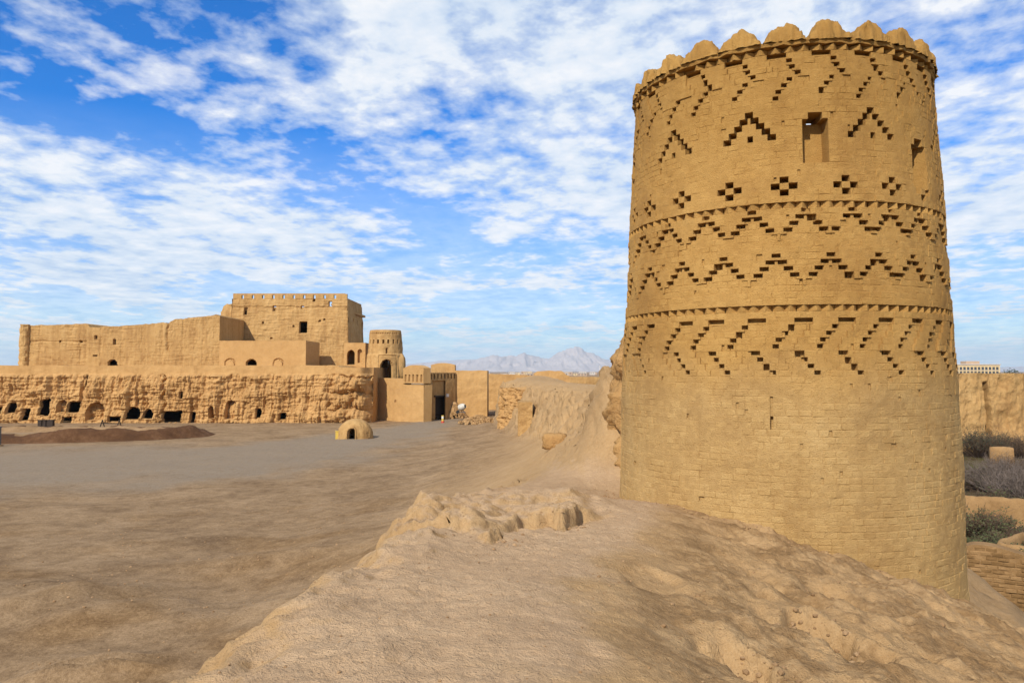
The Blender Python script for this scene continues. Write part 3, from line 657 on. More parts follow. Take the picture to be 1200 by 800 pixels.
# terrace bank with caves, foot of the fort
YB = 90.0; ZT = PZ(428, YB)
fort_hill = empty('terrace_wall', (PX(200, YB), YB, 0))
tag(fort_hill, 'long eroded clay terrace wall with cave openings below the fortress', 'wall')
caves = [(1, 485, 7, 14, 0), (16, 478, 8, 13, 1), (31, 486, 7, 14, 1), (52, 478, 13, 19, 0), (86, 477, 14, 13, 0), (72, 476, 9, 14, 2), (80, 493, 10, 9, 0), (113, 482, 19, 20, 2),
         (137, 491, 14, 6, 0), (156, 484, 15, 15, 3), (174, 485, 13, 12, 3), (202, 488, 21, 14, 0), (226, 490, 6, 14, 0), (271, 480, 12, 22, 2), (331, 488, 9, 9, 0), (212, 463, 4, 9, 0), (100, 447, 4, 14, 0), (249, 483, 5, 14, 2), (303, 484, 5, 12, 0)]
def bank_depth(px_, z, s):
    h = z / ZT; up = sst(.80, .86, h)
    d = (1 - up) * (.60 * fbm(s * .35, z * .4, 1.0, 5) + .75 * np.abs(fbm(s * 1.1, z * .16, 4.0, 5)) + .12 * fbm(s * 2.1, z * 2.4, 2.0, 4) + .16 * fbm(s * .4, z * 3.2, 7.0, 3)) + up * .06 * fbm(s * .5, z * .8, 9.0, 4)
    d = d - .55 * (1 - sst(.0, .75, h)) + .22 * up - .35 * sst(.3, .55, h) * (1 - up) * (1 + fbm(s * .3, 0 * z, 3., 2))
    d = d + .5 * (1 - sst(.0, .06, np.abs(px_ - 190 + 6 * fbm(s * .1, z, 2.0, 2)) / 40)) * (1 - up)
    for cx_, cy_, w, hh, ty in caves:
        zc_ = PZ(cy_, YB); wx = w * 1.05; hz = hh * YB / F; wob_ = 1 + .22 * fbm(s * .9, z * .9, cx_ * .7, 2)
        if ty in (0, 1): m_ = (np.abs(px_ - cx_) < wx / 2 * wob_) & (np.abs(z - zc_) < hz / 2 * wob_)
        else: m_ = arch(px_, z * F / YB, cx_, wx, (zc_ - hz / 2) * F / YB, (zc_ + hz / 2) * F / YB, 1.0, 1.0) > 0
        d = np.where(m_, 100 + np.clip(d, -1, 1) + .45 if ty != 2 else np.clip(d, -1, 1) + 1.0, d)
    # rounded boulder-like layers at the right end
    be = sst(372, 392, px_)
    lay = np.abs(np.sin((z + .5 * fbm(s * .6, z * .3, 6.0, 3)) * math.pi / 1.9 + .6)) ** .45 
    ver = np.abs(np.sin((px_ - 383 + 5 * fbm(s * .5, z * .6, 7.0, 3)) * math.pi / 26)) ** .45
    d = d + be * (1 - up) * (1.0 - 1.2 * lay * ver)
    return d + 1.8 * sst(420, 433, px_)
flat_wall('clay_face', -46, 433, YB, YB, -.3, lambda p: ZT + .09 * fbm(p * .03, 0 * p, 3., 3) - .25 * sst(392, 398, p), bank_depth, M['bank'], fort_hill, 34, .10, .10)

# tall enclosure wall on the terrace (with its round corner turret) and the lower front stretch
YW = 98.0
ew = empty('fortress_wall', (PX(150, YW), YW, ZT))
tag(ew, 'long tall mud fortress wall with round corner pier, left of the keep', 'wall')
def ew_top(p):
    y_ = np.interp(p, [28, 60, 99, 101, 104, 150, 196, 204, 225, 245, 252, 256], [381, 380.5, 379, 379.5, 383.5, 381, 377.5, 374, 371.5, 369.5, 368, 370]); return EYE + (435 - y_) / F * YW + .10 * fbm(p * .12, 0 * p, 2.0, 3) * (p < 254)
def ew_dep(p, z, s):
    d = .13 * fbm(s * .4, z * .3, 1.0, 5) + .10 * np.abs(fbm(s * 1.6, z * .5, 5.0, 5)) + .05 * fbm(s * .5, z * 4., 2.0, 3) 
    for k in range(9): d = d + .06 * np.exp(-((p - 45 - 24 * k) / 1.2) ** 2) * (1 + fbm(s, z, k, 2))
    d = d + .25 * np.exp(-((p - 196 - 3 * fbm(s * .2, z * .7, 3., 3)) / 1.3) ** 2) * sst(8, 9, z)
    d = d + .12 * np.exp(-((z - PZ(400, YW) - .2 * fbm(s * .3, 0 * z, 1., 3)) / .12) ** 2) * (p < 100)
    for q in (arch(p, z * 9.18, 131, 11, ZT * 9.18 - 9, (ZT + .8) * 9.18, 100.5), rect(p, z, 109, 112, PZ(397, YW), PZ(393, YW), 100.4), rect(p, z, 131.5, 134, PZ(404, YW), PZ(397, YW), 100.4),
              rect(p, z, 68, 70, PZ(401, YW), PZ(399, YW), .8), rect(p, z, 92, 95, PZ(401, YW), PZ(399, YW), .8), rect(p, z, 108, 113, PZ(417, YW), PZ(416, YW), .6)): d = np.maximum(d, q)
    return d
flat_wall('wall', 28, 256, YW, YW, ZT - .6, ew_top, ew_dep, M['fort'], ew, 9.0, .10, .02)
mb = MB()
nn = 20
def turret(pcx, Y, zb, zt, r0, r1, name, mat, parent):
    cx_ = PX(pcx, Y)
    def fn(u_, v_, d):
        z = zb + v_ * (zt - zb); a = math.pi + u_ * 2 * math.pi; r = r0 + (r1 - r0) * v_ - d
        return cx_ - r * np.cos(a), Y + r * np.sin(a), z
    return fn, cx_
fn, _ = turret(28, YW + .1, ZT - .6, PZ(380, YW), .62, .56, '', None, None)
relief('corner_pier', 28, 50, fn, lambda u_, v_: .10 * fbm(u_ * 9, v_ * 12, 3.0, 4), M['fort'], ew, 0)
mb = MB(); mb.tube((PX(28, YW), YW + .1, PZ(381.5, YW)), (PX(28, YW), YW + .1, PZ(380, YW)), .56, .40, 20); mb.build('pier_cap', M['fort'], ew)
lw = empty('low_front_wall', (PX(305, YW), YW, ZT)); tag(lw, 'lower plastered wall with small arched openings before the keep', 'wall')
def lw_dep(p, z, s):
    d = .05 * fbm(s * .6, z * .6, 11.0, 4)
    d = np.maximum(d, arch(p, z * 9.18, 294, 12, ZT * 9.18 - 9, (ZT + .85) * 9.18, 100.5, .8))
    for c_ in (269, 326):
        o_ = arch(p, z * 9.18, c_, 12, ZT * 9.18 - 9, (ZT + .95) * 9.18, 1, .8) - arch(p, z * 9.18, c_, 9.6, ZT * 9.18 - 9, (ZT + .72) * 9.18, 1, .8); d = np.maximum(d, o_ * .18)
    return d
flat_wall('wall', 256.2, 358, YW, YW, ZT - .6, lambda p: PZ(399, YW) + .05 * fbm(p * .08, 0 * p, 5., 3), lw_dep, M['plaster'], lw, 7.0, .10, .02)

# the keep
YK = 107.0
keep = empty('keep', (PX(338, YK), YK, ZT)); tag(keep, 'massive square mud keep with notched parapet, highest block of the fortress', 'keep')
zk = PZ(349.5, YK)
def kp_dep(p, z, s):
    d = .13 * fbm(s * .35, z * .3, 3.0, 5) + .10 * np.abs(fbm(s * 1.1, z * .45, 8.0, 5)) + .05 * fbm(s * .5, z * 4., 2.0, 3)
    d = d - .10 * sst(0, .1, z - PZ(359 + 0, YK) + .2 * fbm(s * .5, 0 * z, 2., 3))
    for x_, y_, w, h, q in ((283, 364, 3.6, 9, 100.4), (317.5, 361, 3.2, 6, 100.4), (351.5, 359.5, 3.4, 4, 100.4), (386, 356, 3.2, 6, 100.4), (366, 351, 2.4, 3, .8), (353.5, 383, 8.5, 13.5, 100.5), (305, 378, 2, 2, .6), (342, 382, 2, 2, .6), (373, 376, 2, 2, .6), (379, 374, 2, 2, .6), (316, 396, 2, 2, .5)):
        d = np.where((np.abs(p - x_ + .5 * fbm(s, z, x_, 2)) < w / 2) & (np.abs(z - PZ(y_, YK)) < h / 2 * YK / F), q, d)
    return d
kx0, kx1 = PX(263, YK), PX(408.5, YK)
def keep_face(name, a, b, dep, px0, px1, inset=(.9, .35), lean=.05, zt=zk):
    a = np.array(a, float); b = np.array(b, float); dr = b - a; L = np.hypot(*dr); dr /= L; nb_ = np.array([-dr[1], dr[0]])
    def fn(u_, v_, d):
        z = ZT - .6 + v_ * (zt - ZT + .6); s0 = inset[0] * v_; s1 = L - inset[1] * v_; s = s0 + u_ * (s1 - s0); dd = d + lean * (z - ZT)
        return a[0] + dr[0] * s + nb_[0] * dd, a[1] + dr[1] * s + nb_[1] * dd, z
    def dp(u_, v_):
        x, y, z = fn(u_, v_, np.zeros_like(u_)); return dep(px0 + u_ * (px1 - px0), z, u_ * L)
    return relief(name, int(L / .11), 95, fn, dp, M['fort'], keep, 0, True)
keep_face('front_wall', (kx0, YK), (kx1, YK), kp_dep, 266, 407)
keep_face('side_wall', (kx1, YK), (kx1 - .6, YK + 15), lambda p, z, s: .2 * fbm(s * .4, z * .4, 5., 4) + np.where((np.abs(s % 4 - 2) < .25) & (np.abs(z - ZT - 6.6) < .4), 1.0, 0), 0, 100, (.45, .45), .055)
keep_face('rear_wall', (kx1 - .6, YK + 15), (kx0, YK + 15), lambda p, z, s: .1 * fbm(s * .4, z * .4, 7., 3), 0, 100, (.45, .45), .055)
keep_face('far_wall', (kx0, YK + 15), (kx0, YK), lambda p, z, s: .2 * fbm(s * .4, z * .4, 6., 4), 0, 100, (.45, .45), .088)
mb = MB(); mb.box(((kx0 + kx1) / 2, YK + 8, zk - 1.5), (kx1 - kx0 - 1.2, 14.2, .3)); mb.build('roof', M['fort'], keep)
# parapet with open notches
ztp = PZ(344, YK); x0, x1 = kx0 + .92, kx1 - .4; yk = YK + .05 * (zk - ZT) - .08; mb = MB()
xs = [PX(282 + 12.1 * k, YK) for k in range(10)]; e = x0
for k in range(11):
    r_ = xs[k] - .17 if k < 10 else x1
    mb.box(((e + r_) / 2, yk + .25, (zk + ztp) / 2), (r_ - e, .5, ztp - zk)); e = r_ + .34
for x_ in xs: mb.box((x_, yk + .25, ztp - .08), (.34, .49, .15))
par = mb.build('parapet', M['fort'], keep)
mb = MB(); mb.box(((x0 + x1) / 2 - .15, yk + .245, ztp + .03), (x1 - x0 - .3, .47, .07)); mb.build('parapet_cap', M['fort'], keep)
mb = MB(); mb.box((x1 - .85, yk + 7.0, zk + .1), (.45, 13.0, .5)); mb.build('side_parapet', M['fort'], keep)
# crumbling shoulder left of the keep
def lump(name, loc, size, mat, seed, parent=None, n=26, amp=.25, fr=1.2, cut_=None, box_=3.0):
    mb_ = MB(); rows_ = n // 2; pts = []
    for j in range(rows_ + 1):
        th = math.pi * j / rows_
        for i in range(n):
            ph = 2 * math.pi * i / n; c3 = np.array([math.sin(th) * math.cos(ph), math.sin(th) * math.sin(ph), math.cos(th)])
            c3 = c3 / (np.sum(np.abs(c3) ** box_) ** (1 / box_)); pts.append(c3)
    pts = np.array(pts); nn_ = fbm(pts[:, 0] * fr + seed, pts[:, 1] * fr - seed, pts[:, 2] * fr * 1.2, 4)
    pts = pts * (1 + amp * nn_)[:, None]; mb_.v = [tuple(q) for q in (pts * np.array(size) / 2 + np.array(loc))]
    for j in range(rows_):
        for i in range(n): mb_.f.append((j * n + i, (j + 1) * n + i, (j + 1) * n + (i + 1) % n, j * n + (i + 1) % n))
    return mb_.build(name, mat, parent, True)
lump('shoulder', (kx0 + .1, YK + 3, PZ(378, YK) - 1), (3.0, 5, 7.0), M['fort'], 4.2, keep)

# arched gallery between keep and round tower
YG = 101.0
gal = empty('arched_gallery', (PX(416, YG), YG, ZT)); tag(gal, 'small mud gallery with two arches joining keep and round tower', 'wall')
def gal_dep(p, z, s):
    d = .05 * fbm(s, z, 3., 4); d = np.where(arch(p, z * 8.9, 411, 9, (PZ(427, YG)) * 8.9, PZ(410, YG) * 8.9, 1, 1.4) > 0, 100.5, d)
    return np.where(arch(p, z * 8.9, 421.5, 5, PZ(425, YG) * 8.9, PZ(409, YG) * 8.9, 1, 1.4) > 0, .45, d)
flat_wall('wall', 403, 428, YG, YG, ZT - 1, PZ(401.5, YG), gal_dep, M['plaster'], gal, 3.0, .06)

# round gate tower
YR = 98.5
rt = empty('round_tower', (PX(448, YR), YR + 2.4, 4)); tag(rt, 'small round mud tower with dark pointed arch behind the gate wall', 'tower')
zr0, zr1 = 3.6, PZ(387, YR)
cxr, cyr = PX(448, YR), YR + 2.4
def rt_fn(u_, v_, d):
    z = zr0 + v_ * (zr1 - zr0); a = -math.pi / 2 + (u_ - .5) * 2 * math.pi
    r = np.interp(z, [zr0, PZ(416, YR), PZ(413.5, YR), PZ(395, YR), zr1], [2.62, 2.42, 2.26, 2.12, 2.04]) - d
    return cxr + r * np.cos(a), cyr + r * np.sin(a), z
def rt_dep(u_, v_):
    z = zr0 + v_ * (zr1 - zr0); a = (u_ - .5) * 2 * math.pi; s = a * 2.4; d = .07 * fbm(s * .9, z * .9, 2., 4)
    fr_ = rect(s, z, -.55, 1.95, 3, PZ(416, YR), 1) - rect(s, z, -.38, 1.78, 3, PZ(417.5, YR), 1); d = d + .10 * fr_
    d = np.where(arch(s, z, .52, 1.62, 3, PZ(421, YR), 1, 1.35) > 0, 100.45, d)
    for k in range(-6, 9): d = np.where((np.abs(s - .05 - k * .78) < .12) & (np.abs(z - PZ(400, YR)) < .22), .6, d)
    d = np.where((np.abs(s - .55) < .09) & (np.abs(z - PZ(411, YR)) < .35), .5, d)
    for k in range(-9, 10): d = np.where((np.abs(s - k * .36) < .09) & (np.abs(z - PZ(390, YR)) < .09), .15, d)
    return d
relief('drum', 190, 100, rt_fn, rt_dep, M['fort'], rt, 0)
mb = MB(); mb.tube((cxr, cyr, zr1 - .03), (cxr, cyr, zr1 + .12), 2.04, 1.97, 36); mb.build('rim', M['fort'], rt)
lump('buttress', (cxr + 2.1, cyr - .7, PZ(430, YR)), (1.2, 1.6, 3.4), M['fort'], 8.1, rt, 20, .15)

# gate wall and gatehouse
gw = empty('gate_wall', (PX(465, 93), 93, 0)); tag(gw, 'smooth plastered low wall with slotted merlon block left of the gate', 'wall')
gw_xy = ((PX(431, 97.5), 97.5), (PX(496.5, 90.0), 90.0))
flat_wall('wall', 431, 496.5, 97.5, 90, -.5, lambda p: PZ(443.2, 92) + .04 * fbm(p * .1, 0 * p, 1., 3) - .75 * sst(472.4, 472.9, p), lambda p, z, s: .06 * fbm(s * .6, z * .6, 4., 4) + np.where((np.abs(p - 464) < 1) & (np.abs(z - PZ(471, 92)) < .12), .3, 0), M['plaster'], gw, 1.2, .1, .03)
def mer_dep(p, z, s):
    d = .04 * fbm(s * 1.3, z * 1.3, 2., 3)
    for k in range(5): d = np.where((np.abs(p - 475.2 - 4.6 * k) < .95) & (z < PZ(439, 90)) & (z > PZ(447.5, 90)), .35, d)
    return d
flat_wall('merlon_block', 472.3, 496.3, 92.6, 89.92, PZ(449, 90), lambda p: PZ(431, 90) + .35 * np.clip(1 - ((p - 484.5) / 11) ** 2, 0, 1), mer_dep, M['plaster'], gw, 1.1, .06)
gh = empty('gatehouse', (PX(515, 93), 93, 0)); tag(gh, 'mud gatehouse with tall recess and dark doorway facing right', 'gatehouse')
ga, gb = np.array((PX(496.6, 90), 90.0)), np.array((PX(534, 96), 96.0))
def gh_dep(p, z, s):
    d = .05 * fbm(s * 1.0, z * 1.0, 7., 4)
    for k in range(9): d = np.where((np.abs(p - 500.5 - 4.0 * k) < .8) & (z < PZ(438, 93)) & (z > PZ(443.5, 93)), .3, d)
    d = np.where((p > 506) & (p < 521.5) & (z < PZ(446 + 0, 93)), .55, d)
    return np.where((p > 509.5) & (p < 520.5) & (z < PZ(464.5, 93)), 101.0, d)
flat_wall('wall', 496.6, 534, 90, 96, -.4, PZ(436.5, 93), gh_dep, M['fort'], gh, 3.2, .06, bd=(-.1, .995))
dv = (gb - ga) / np.hypot(*(gb - ga)); nbk = np.array((-.1, .995))
def ghp(p, d): q = ga + (gb - ga) * ((p - 496.6) / 37.4) + nbk * d; return q
q0 = ghp(515, 1.6); mb = MB(); mb.box((q0[0], q0[1], PZ(475.5, 93)), (2.0, .08, 2.4), math.atan2(dv[1], dv[0]) ); mb.build('door', M['darkwood'], gh)
q0 = ghp(515, .40); mb = MB(); mb.box((q0[0], q0[1], PZ(464, 93)), (2.3, .3, .16), math.atan2(dv[1], dv[0])); mb.build('lintel', M['darkwood'], gh)
flat_wall('upper_pavilion', 505, 533, 98, 98, 4.5, lambda p: PZ(427.5, 98) + .15 * np.sin(p * .5) * 0 + .25 * np.clip(1 - ((p - 519) / 14) ** 2, 0, 1), lambda p, z, s: .05 * fbm(s, z, 1., 4), M['plaster'], gh, 2.0, .12)
q0 = ghp(524.2, -.10); sg = MB(); sg.box((q0[0], q0[1], PZ(463.5, 93)), (.52, .05, .36), math.atan2(dv[1], dv[0])); so_ = sg.build('gate_sign', M['white'])
tag(so_, 'small white notice plate beside the gate doorway', 'sign')

# walls beyond the gate
def side_wall(name, px0, px1, Y, ytop, lab, mat, back=1.5, Y1=None, dep=None, zb=-.5, sd=1.0):
    o = empty(name, (PX((px0 + px1) / 2, Y), Y, 0)); tag(o, lab, 'wall')
    flat_wall('wall', px0, px1, Y, Y1 or Y, zb, (lambda p: EYE + (435 - np.interp(p, [a for a, b in ytop], [b for a, b in ytop])) / F * Y + .06 * fbm(p * .09, 0 * p, sd, 3)), dep or (lambda p, z, s: .12 * fbm(s * .4, z * .5, sd, 5) + .06 * np.abs(fbm(s * 1.2, z * .3, sd + 4, 4))), mat, o, back, .16); return o
side_wall('enclosure_wall', 533, 571, 96.3, [(533, 434), (571, 434)], 'sunlit plastered wall just right of the gatehouse', M['plaster'], 6.0, sd=2.0)
side_wall('rampart_wall', 571.2, 627, 113, [(571, 438), (600, 438.5), (627, 440)], 'low far rampart wall between gate and bank', M['plaster'], sd=3.0)
side_wall('rampart_wall', 626, 668, 108, [(626, 438), (630, 435), (645, 434), (658, 434.5), (664, 439), (668, 441)], 'hump-backed far rampart wall before the pale distant town', M['plaster'], 3.0, sd=4.0)
side_wall('rampart_wall', 660, 760, 116, [(660, 441), (720, 442), (760, 442)], 'straight far rampart wall running up to the brick tower', M['fort'], sd=5.0)

# pier of smooth plaster standing in the eroded bank
pr = empty('plaster_pier', (PX(614, 60), 60, 0)); tag(pr, 'smooth rectangular plastered pier standing against the eroded bank', 'pier')
flat_wall('pier', 607, 624, 52.5, 52.5, .3, PZ(471, 52.5), lambda p, z, s: .09 * fbm(s, z, 3., 5), M['fort'], pr, 2.5, .07)
bk = empty('broken_wall', (PX(594, 66), 66, 0)); tag(bk, 'broken stub of layered mud wall left of the plaster pier', 'wall')
flat_wall('wall', 581, 606, 68, 64, -.2, lambda p: PZ(455, 66) + .25 * fbm(p * .15, 0 * p, 3., 3), lambda p, z, s: .3 * fbm(s * .7, z * .9, 3., 5) + .25 * np.abs(fbm(s * .5, z * 2.2, 5., 3)), M['bank'], bk, 3.0, .08, .06)

# eroded wall stub behind the tower, the last piece of the rampart
def stub():
    n_u, n_v = 90, 70; u_, v_ = np.meshgrid(np.linspace(0, 1, n_u + 1), np.linspace(0, 1, n_v + 1))
    zt = 7.3; z = 2.6 + v_ * (zt - 2.6); a = -math.pi / 2 - math.pi * .95 + u_ * math.pi * 1.9
    hx = np.interp(z, [2.6, 4.2, 5.1, 5.8, 6.3, 6.75, 7.3], [1.5, 1.45, 1.36, 1.18, 1.27, 1.05, .2]); hy = np.interp(z, [2.6, 5, 6.6, 7.3], [2.6, 1.9, 1.5, .4])
    X = 3.5 + hx * np.cos(a); Y = 17.4 + hy * np.sin(a); q = 1 + .15 * fbm(X * 1.3, Y * 1.3, z * 1.6, 6, 2.03, .6) - .16 * np.abs(fbm(X * 2.4, Y * 2.4, z * 1.8 + 4, 5))
    X = 3.5 + (X - 3.5) * q; Y = 17.4 + (Y - 17.4) * q; w = n_u + 1
    i_ = (np.arange(n_v)[:, None] * w + np.arange(n_u)[None]).ravel(); fs = [tuple(k) for k in np.stack([i_, i_ + 1, i_ + w + 1, i_ + w], 1).tolist()]
    fs.append(tuple(n_v * w + k for k in range(n_u + 1)))
    return link('eroded_wall_stub', mesh('eroded_wall_stub', np.stack([X.ravel(), Y.ravel(), z.ravel()], 1), fs), M['bank'], None, True)
tag(stub(), 'lumpy eroded clay wall stub clinging to the back of the brick tower', 'wall')

# loose block on the slope
fb = lump('clay_block', (PX(650, 30), 30, tz(PX(650, 30), 30) + .22), (.95, .8, .62), M['bank'], 3.3, None, 22, .12, 1.6, None, 6.0); tag(fb, 'single squared clay block lying at the foot of the eroded slope', 'block')

# ------------------------------------------------------------------ courtyard things
def dome_oven():
    Y = 69.5; x = PX(417, Y); z0 = 0.0; o = empty('domed_oven', (x, Y, z0)); tag(o, 'small round mud dome with dark arched mouth standing in the courtyard', 'dome')
    Rr, Hh = 1.62, 1.72
    def fn(u_, v_, d):
        a = -math.pi / 2 + (u_ - .5) * 2 * math.pi; th = v_ * math.pi / 2 * .995; r = (Rr - d) * np.cos(th) ** .85; return x + r * np.cos(a), Y + r * np.sin(a), z0 - .1 + (Hh + .1 - d * .3) * np.sin(th) ** .92
    def dp(u_, v_):
        a = (u_ - .5) * 2 * math.pi; s = a * Rr; z = Hh * np.sin(v_ * math.pi / 2) ** .92; d = .07 * fbm(s * 1.4, z * 1.6, 2., 5)
        d = d - .10 * ((arch(s, z, -.02, .98, -1, 1.18, 1, 1.) > 0) & ~(arch(s, z, -.02, .70, -1, 1.02, 1, 1.) > 0)); return np.where(arch(s, z, -.02, .70, -1, 1.02, 1, 1.) > 0, 100.3, d)
    relief('dome', 150, 60, fn, dp, M['fort'], o, 0); return o
dome_oven()
def crate(name, px_, py_, Y, size, mat, lab, cat):
    x = PX(px_, Y); z = tz(x, Y); o = empty(name, (x, Y, z)); tag(o, lab, cat); mb_ = MB(); w, d, h = size
    mb_.box((x, Y, z + h * .45), (w, d, h * .9), .2, .94); mb_.build('body', mat, o)
    mb_ = MB(); mb_.box((x, Y, z + h * .93), (w * 1.08, d * 1.08, h * .1), .2); mb_.build('rim', mat, o); mb_ = MB(); mb_.tube((x - w * .3, Y, z + h * .98), (x + w * .3, Y, z + h * .98), .03, .03); mb_.build('handle', M['steel'], o)
crate('plastic_canister', 396.5, 511, 69, (.42, .4, .78), M['yellow'], 'small yellow plastic canister left of the mud dome', 'canister')
def marker():
    Y = 88.; x = PX(519, Y); z = tz(x, Y); o = empty('marker_post', (x, Y, z)); tag(o, 'short yellow and white marker post with red band near the gate', 'post')
    for nm, a, b, r, mt in (('base', 0, .2, .2, 'red'), ('lower_band', .2, .5, .14, 'yellow'), ('upper_band', .5, .76, .14, 'white'), ('cap', .76, .84, .16, 'yellow')):
        mb_ = MB(); mb_.tube((x, Y, z + a), (x, Y, z + b), r, r * .95, 14); mb_.build(nm, M[mt], o)
marker()
def mixer():
    Y = 91.5; x = PX(542, Y); z = PZ(484, Y); o = empty('cement_mixer', (x, Y, z)); tag(o, 'pale drum mixer with dark mouth on the rubble by the gate', 'mixer')
    mb_ = MB(); ax = Vector((.8, -.45, .2)).normalized(); c0 = Vector((x - .05, Y, z + .75))
    pts = [(-.45, .2), (-.36, .34), (-.04, .40), (.2, .38), (.47, .22)]
    for (a, r0_), (b, r1_) in zip(pts[:-1], pts[1:]): mb_.tube(c0 + ax * a, c0 + ax * b, r0_, r1_, 20, False)
    mb_.tube(c0 - ax * .45, c0 - ax * .46, .2, .02, 20); mb_.build('drum', M['mixer'], o, True)
    mb_ = MB(); mb_.tube(c0 + ax * .26, c0 + ax * .27, .33, .31, 20); mb_.build('drum_mouth_shade', M['rubber_and_shade'], o)  # black disc painting the shade inside the drum mouth
    mb_ = MB(); mb_.tube((x - .6, Y, z + .1), (x - .1, Y, z + .75), .04, .04); mb_.tube((x + .3, Y, z), (x - .1, Y, z + .75), .04, .04); mb_.tube((x - .7, Y, z + .12), (x + .4, Y, z + .12), .04, .04); mb_.build('frame', M['steel'], o)
    for s in (-.3, .3): mb_ = MB(); mb_.tube((x - .55, Y + s - .04, z + .16), (x - .55, Y + s + .04, z + .16), .2, .2, 16); mb_.build('wheel', M['rubber_and_shade'], o)
mixer()
# rubble heap by the gate and fallen lumps under the bank: each heap one uncountable mass
def heap(name, px_, Y, rx, ry, h, n, smin, smax, lab, zg=None):
    x = PX(px_, Y); mb_ = MB(); z0 = tz(x, Y) if zg is None else zg
    for _ in range(n):
        a = random.uniform(0, 2 * math.pi); q = random.random() ** .6; xx, yy = x + rx * q * math.cos(a), Y + ry * q * math.sin(a); s = random.uniform(smin, smax) * (1.2 - .5 * q)
        z = z0 + h * (1 - q) ** .8; i0_ = len(mb_.v); rz_ = random.uniform(0, 3); ca, sa = math.cos(rz_), math.sin(rz_); tl = random.uniform(-.5, .5)
        for dx, dy, dz in ((-1, -1, -1), (1, -1, -1), (1, 1, -1), (-1, 1, -1), (-1, -1, 1), (1, -1, 1), (1, 1, 1), (-1, 1, 1)):
            dx = dx * random.uniform(.5, 1); dy = dy * random.uniform(.5, 1); dz = dz * random.uniform(.4, .8) + dx * tl
            mb_.v.append((xx + (dx * ca - dy * sa) * s / 2, yy + (dx * sa + dy * ca) * s / 2, z + dz * s / 2))
        for f_ in ((3, 2, 1, 0), (4, 5, 6, 7), (0, 1, 5, 4), (1, 2, 6, 5), (2, 3, 7, 6), (3, 0, 4, 7)): mb_.f.append(tuple(i0_ + k for k in f_))
    o = mb_.build(name, M['rubble']); tag(o, lab, 'rubble', None, 'stuff'); return o
heap('rubble_heap', 533, 95.5, 1.5, 1.0, 1.9, 420, .2, .6, 'heap of broken mud bricks against the wall by the gate')
heap('rubble_heap', 562, 84, 2.2, 2.5, .7, 360, .15, .5, 'scattered clods at the foot of the bank right of the gate')
# brown earth ring
def berm():
    cx_, cy_, rx, ry = -45.5, 71.5, 15.5, 6.0; n_a, n_r = 240, 16; vs_ = []
    for i in range(n_a):
        a = 2 * math.pi * i / n_a
        for j in range(n_r + 1):
            t_ = -1 + 2 * j / n_r; w = 2.1; h = (1.0 if math.sin(a) < 0 else .55) * (sst(-1.0, .1, t_) * (1 - sst(.30, 1.0, t_)))
            k = 1 + .04 * math.sin(a * 3); x = cx_ + (rx * k + w * t_) * math.cos(a); y = cy_ + (ry * k + w * t_ * .8) * math.sin(a); vs_.append((x, y, h))
    v_ = np.array(vs_); v_[:, 2] = v_[:, 2] * (1 + .35 * fbm(v_[:, 0] * .3, v_[:, 1] * .3, 1., 3)) + .10 * fbm(v_[:, 0] * 2, v_[:, 1] * 2, 2., 4) - .04; w = n_r + 1; fs = []
    for i in range(n_a):
        for j in range(n_r): fs.append((i * w + j, i * w + j + 1, ((i + 1) % n_a) * w + j + 1, ((i + 1) % n_a) * w + j))
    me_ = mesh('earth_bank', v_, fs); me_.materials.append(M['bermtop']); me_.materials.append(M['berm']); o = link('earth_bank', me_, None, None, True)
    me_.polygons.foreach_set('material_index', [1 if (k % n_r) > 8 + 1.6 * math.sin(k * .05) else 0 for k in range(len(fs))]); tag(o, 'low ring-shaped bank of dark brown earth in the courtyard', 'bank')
berm()
# dark post at the left edge
x, Y = PX(.5, 62.), 62.; o = empty('dark_post', (x, Y, 0)); tag(o, 'dark upright post standing at the left edge before the earth bank', 'post')
mb = MB(); mb.box((x, Y, .75), (.26, .2, 1.5)); mb.build('shaft', M['steel'], o); mb = MB(); mb.box((x, Y, 1.53), (.32, .26, .08)); mb.build('cap', M['steel'], o); mb = MB(); mb.box((x, Y, .05), (.5, .45, .12)); mb.build('foot', M['rubble'], o)
# wooden bench frame and two low dark stools below the caves
x, Y = PX(130.5, 82.), 82.; o = empty('wooden_trestle', (x, Y, 0)); tag(o, 'low wooden trestle standing in front of the caves', 'trestle'); zt_ = tz(x, Y)
for s in (-.9, .9):
    mb = MB(); mb.tube((x + s - .1, Y - .2, zt_), (x + s + .05, Y, zt_ + .85), .06, .05); mb.tube((x + s + .2, Y + .2, zt_), (x + s + .05, Y, zt_ + .85), .06, .05); mb.build('leg', M['darkwood'], o)
mb = MB(); mb.tube((x - 1.0, Y, zt_ + .5), (x + 1.05, Y, zt_ + .45), .05, .05); mb.build('rail', M['darkwood'], o)
for k, (p_, lab, w) in enumerate(((49, 'tall narrow dark upright plank block below the caves', .5), (53, 'middle dark wooden block below the caves', .55), (59, 'wider dark wooden chest right of two blocks below the caves', .9))):
    x, Y = PX(p_, 83.), 83. + .1 * k; z = tz(x, Y); o = empty('wooden_block', (x, Y, z)); tag(o, lab, 'block', 'dark wooden blocks below the caves')
    mb = MB(); mb.box((x, Y, z + .36), (w * .8, .4, .7)); mb.build('body', M['darkwood'], o); mb = MB(); mb.box((x, Y, z + .75), (w * .9, .46, .07)); mb.build('lid', M['darkwood'], o)

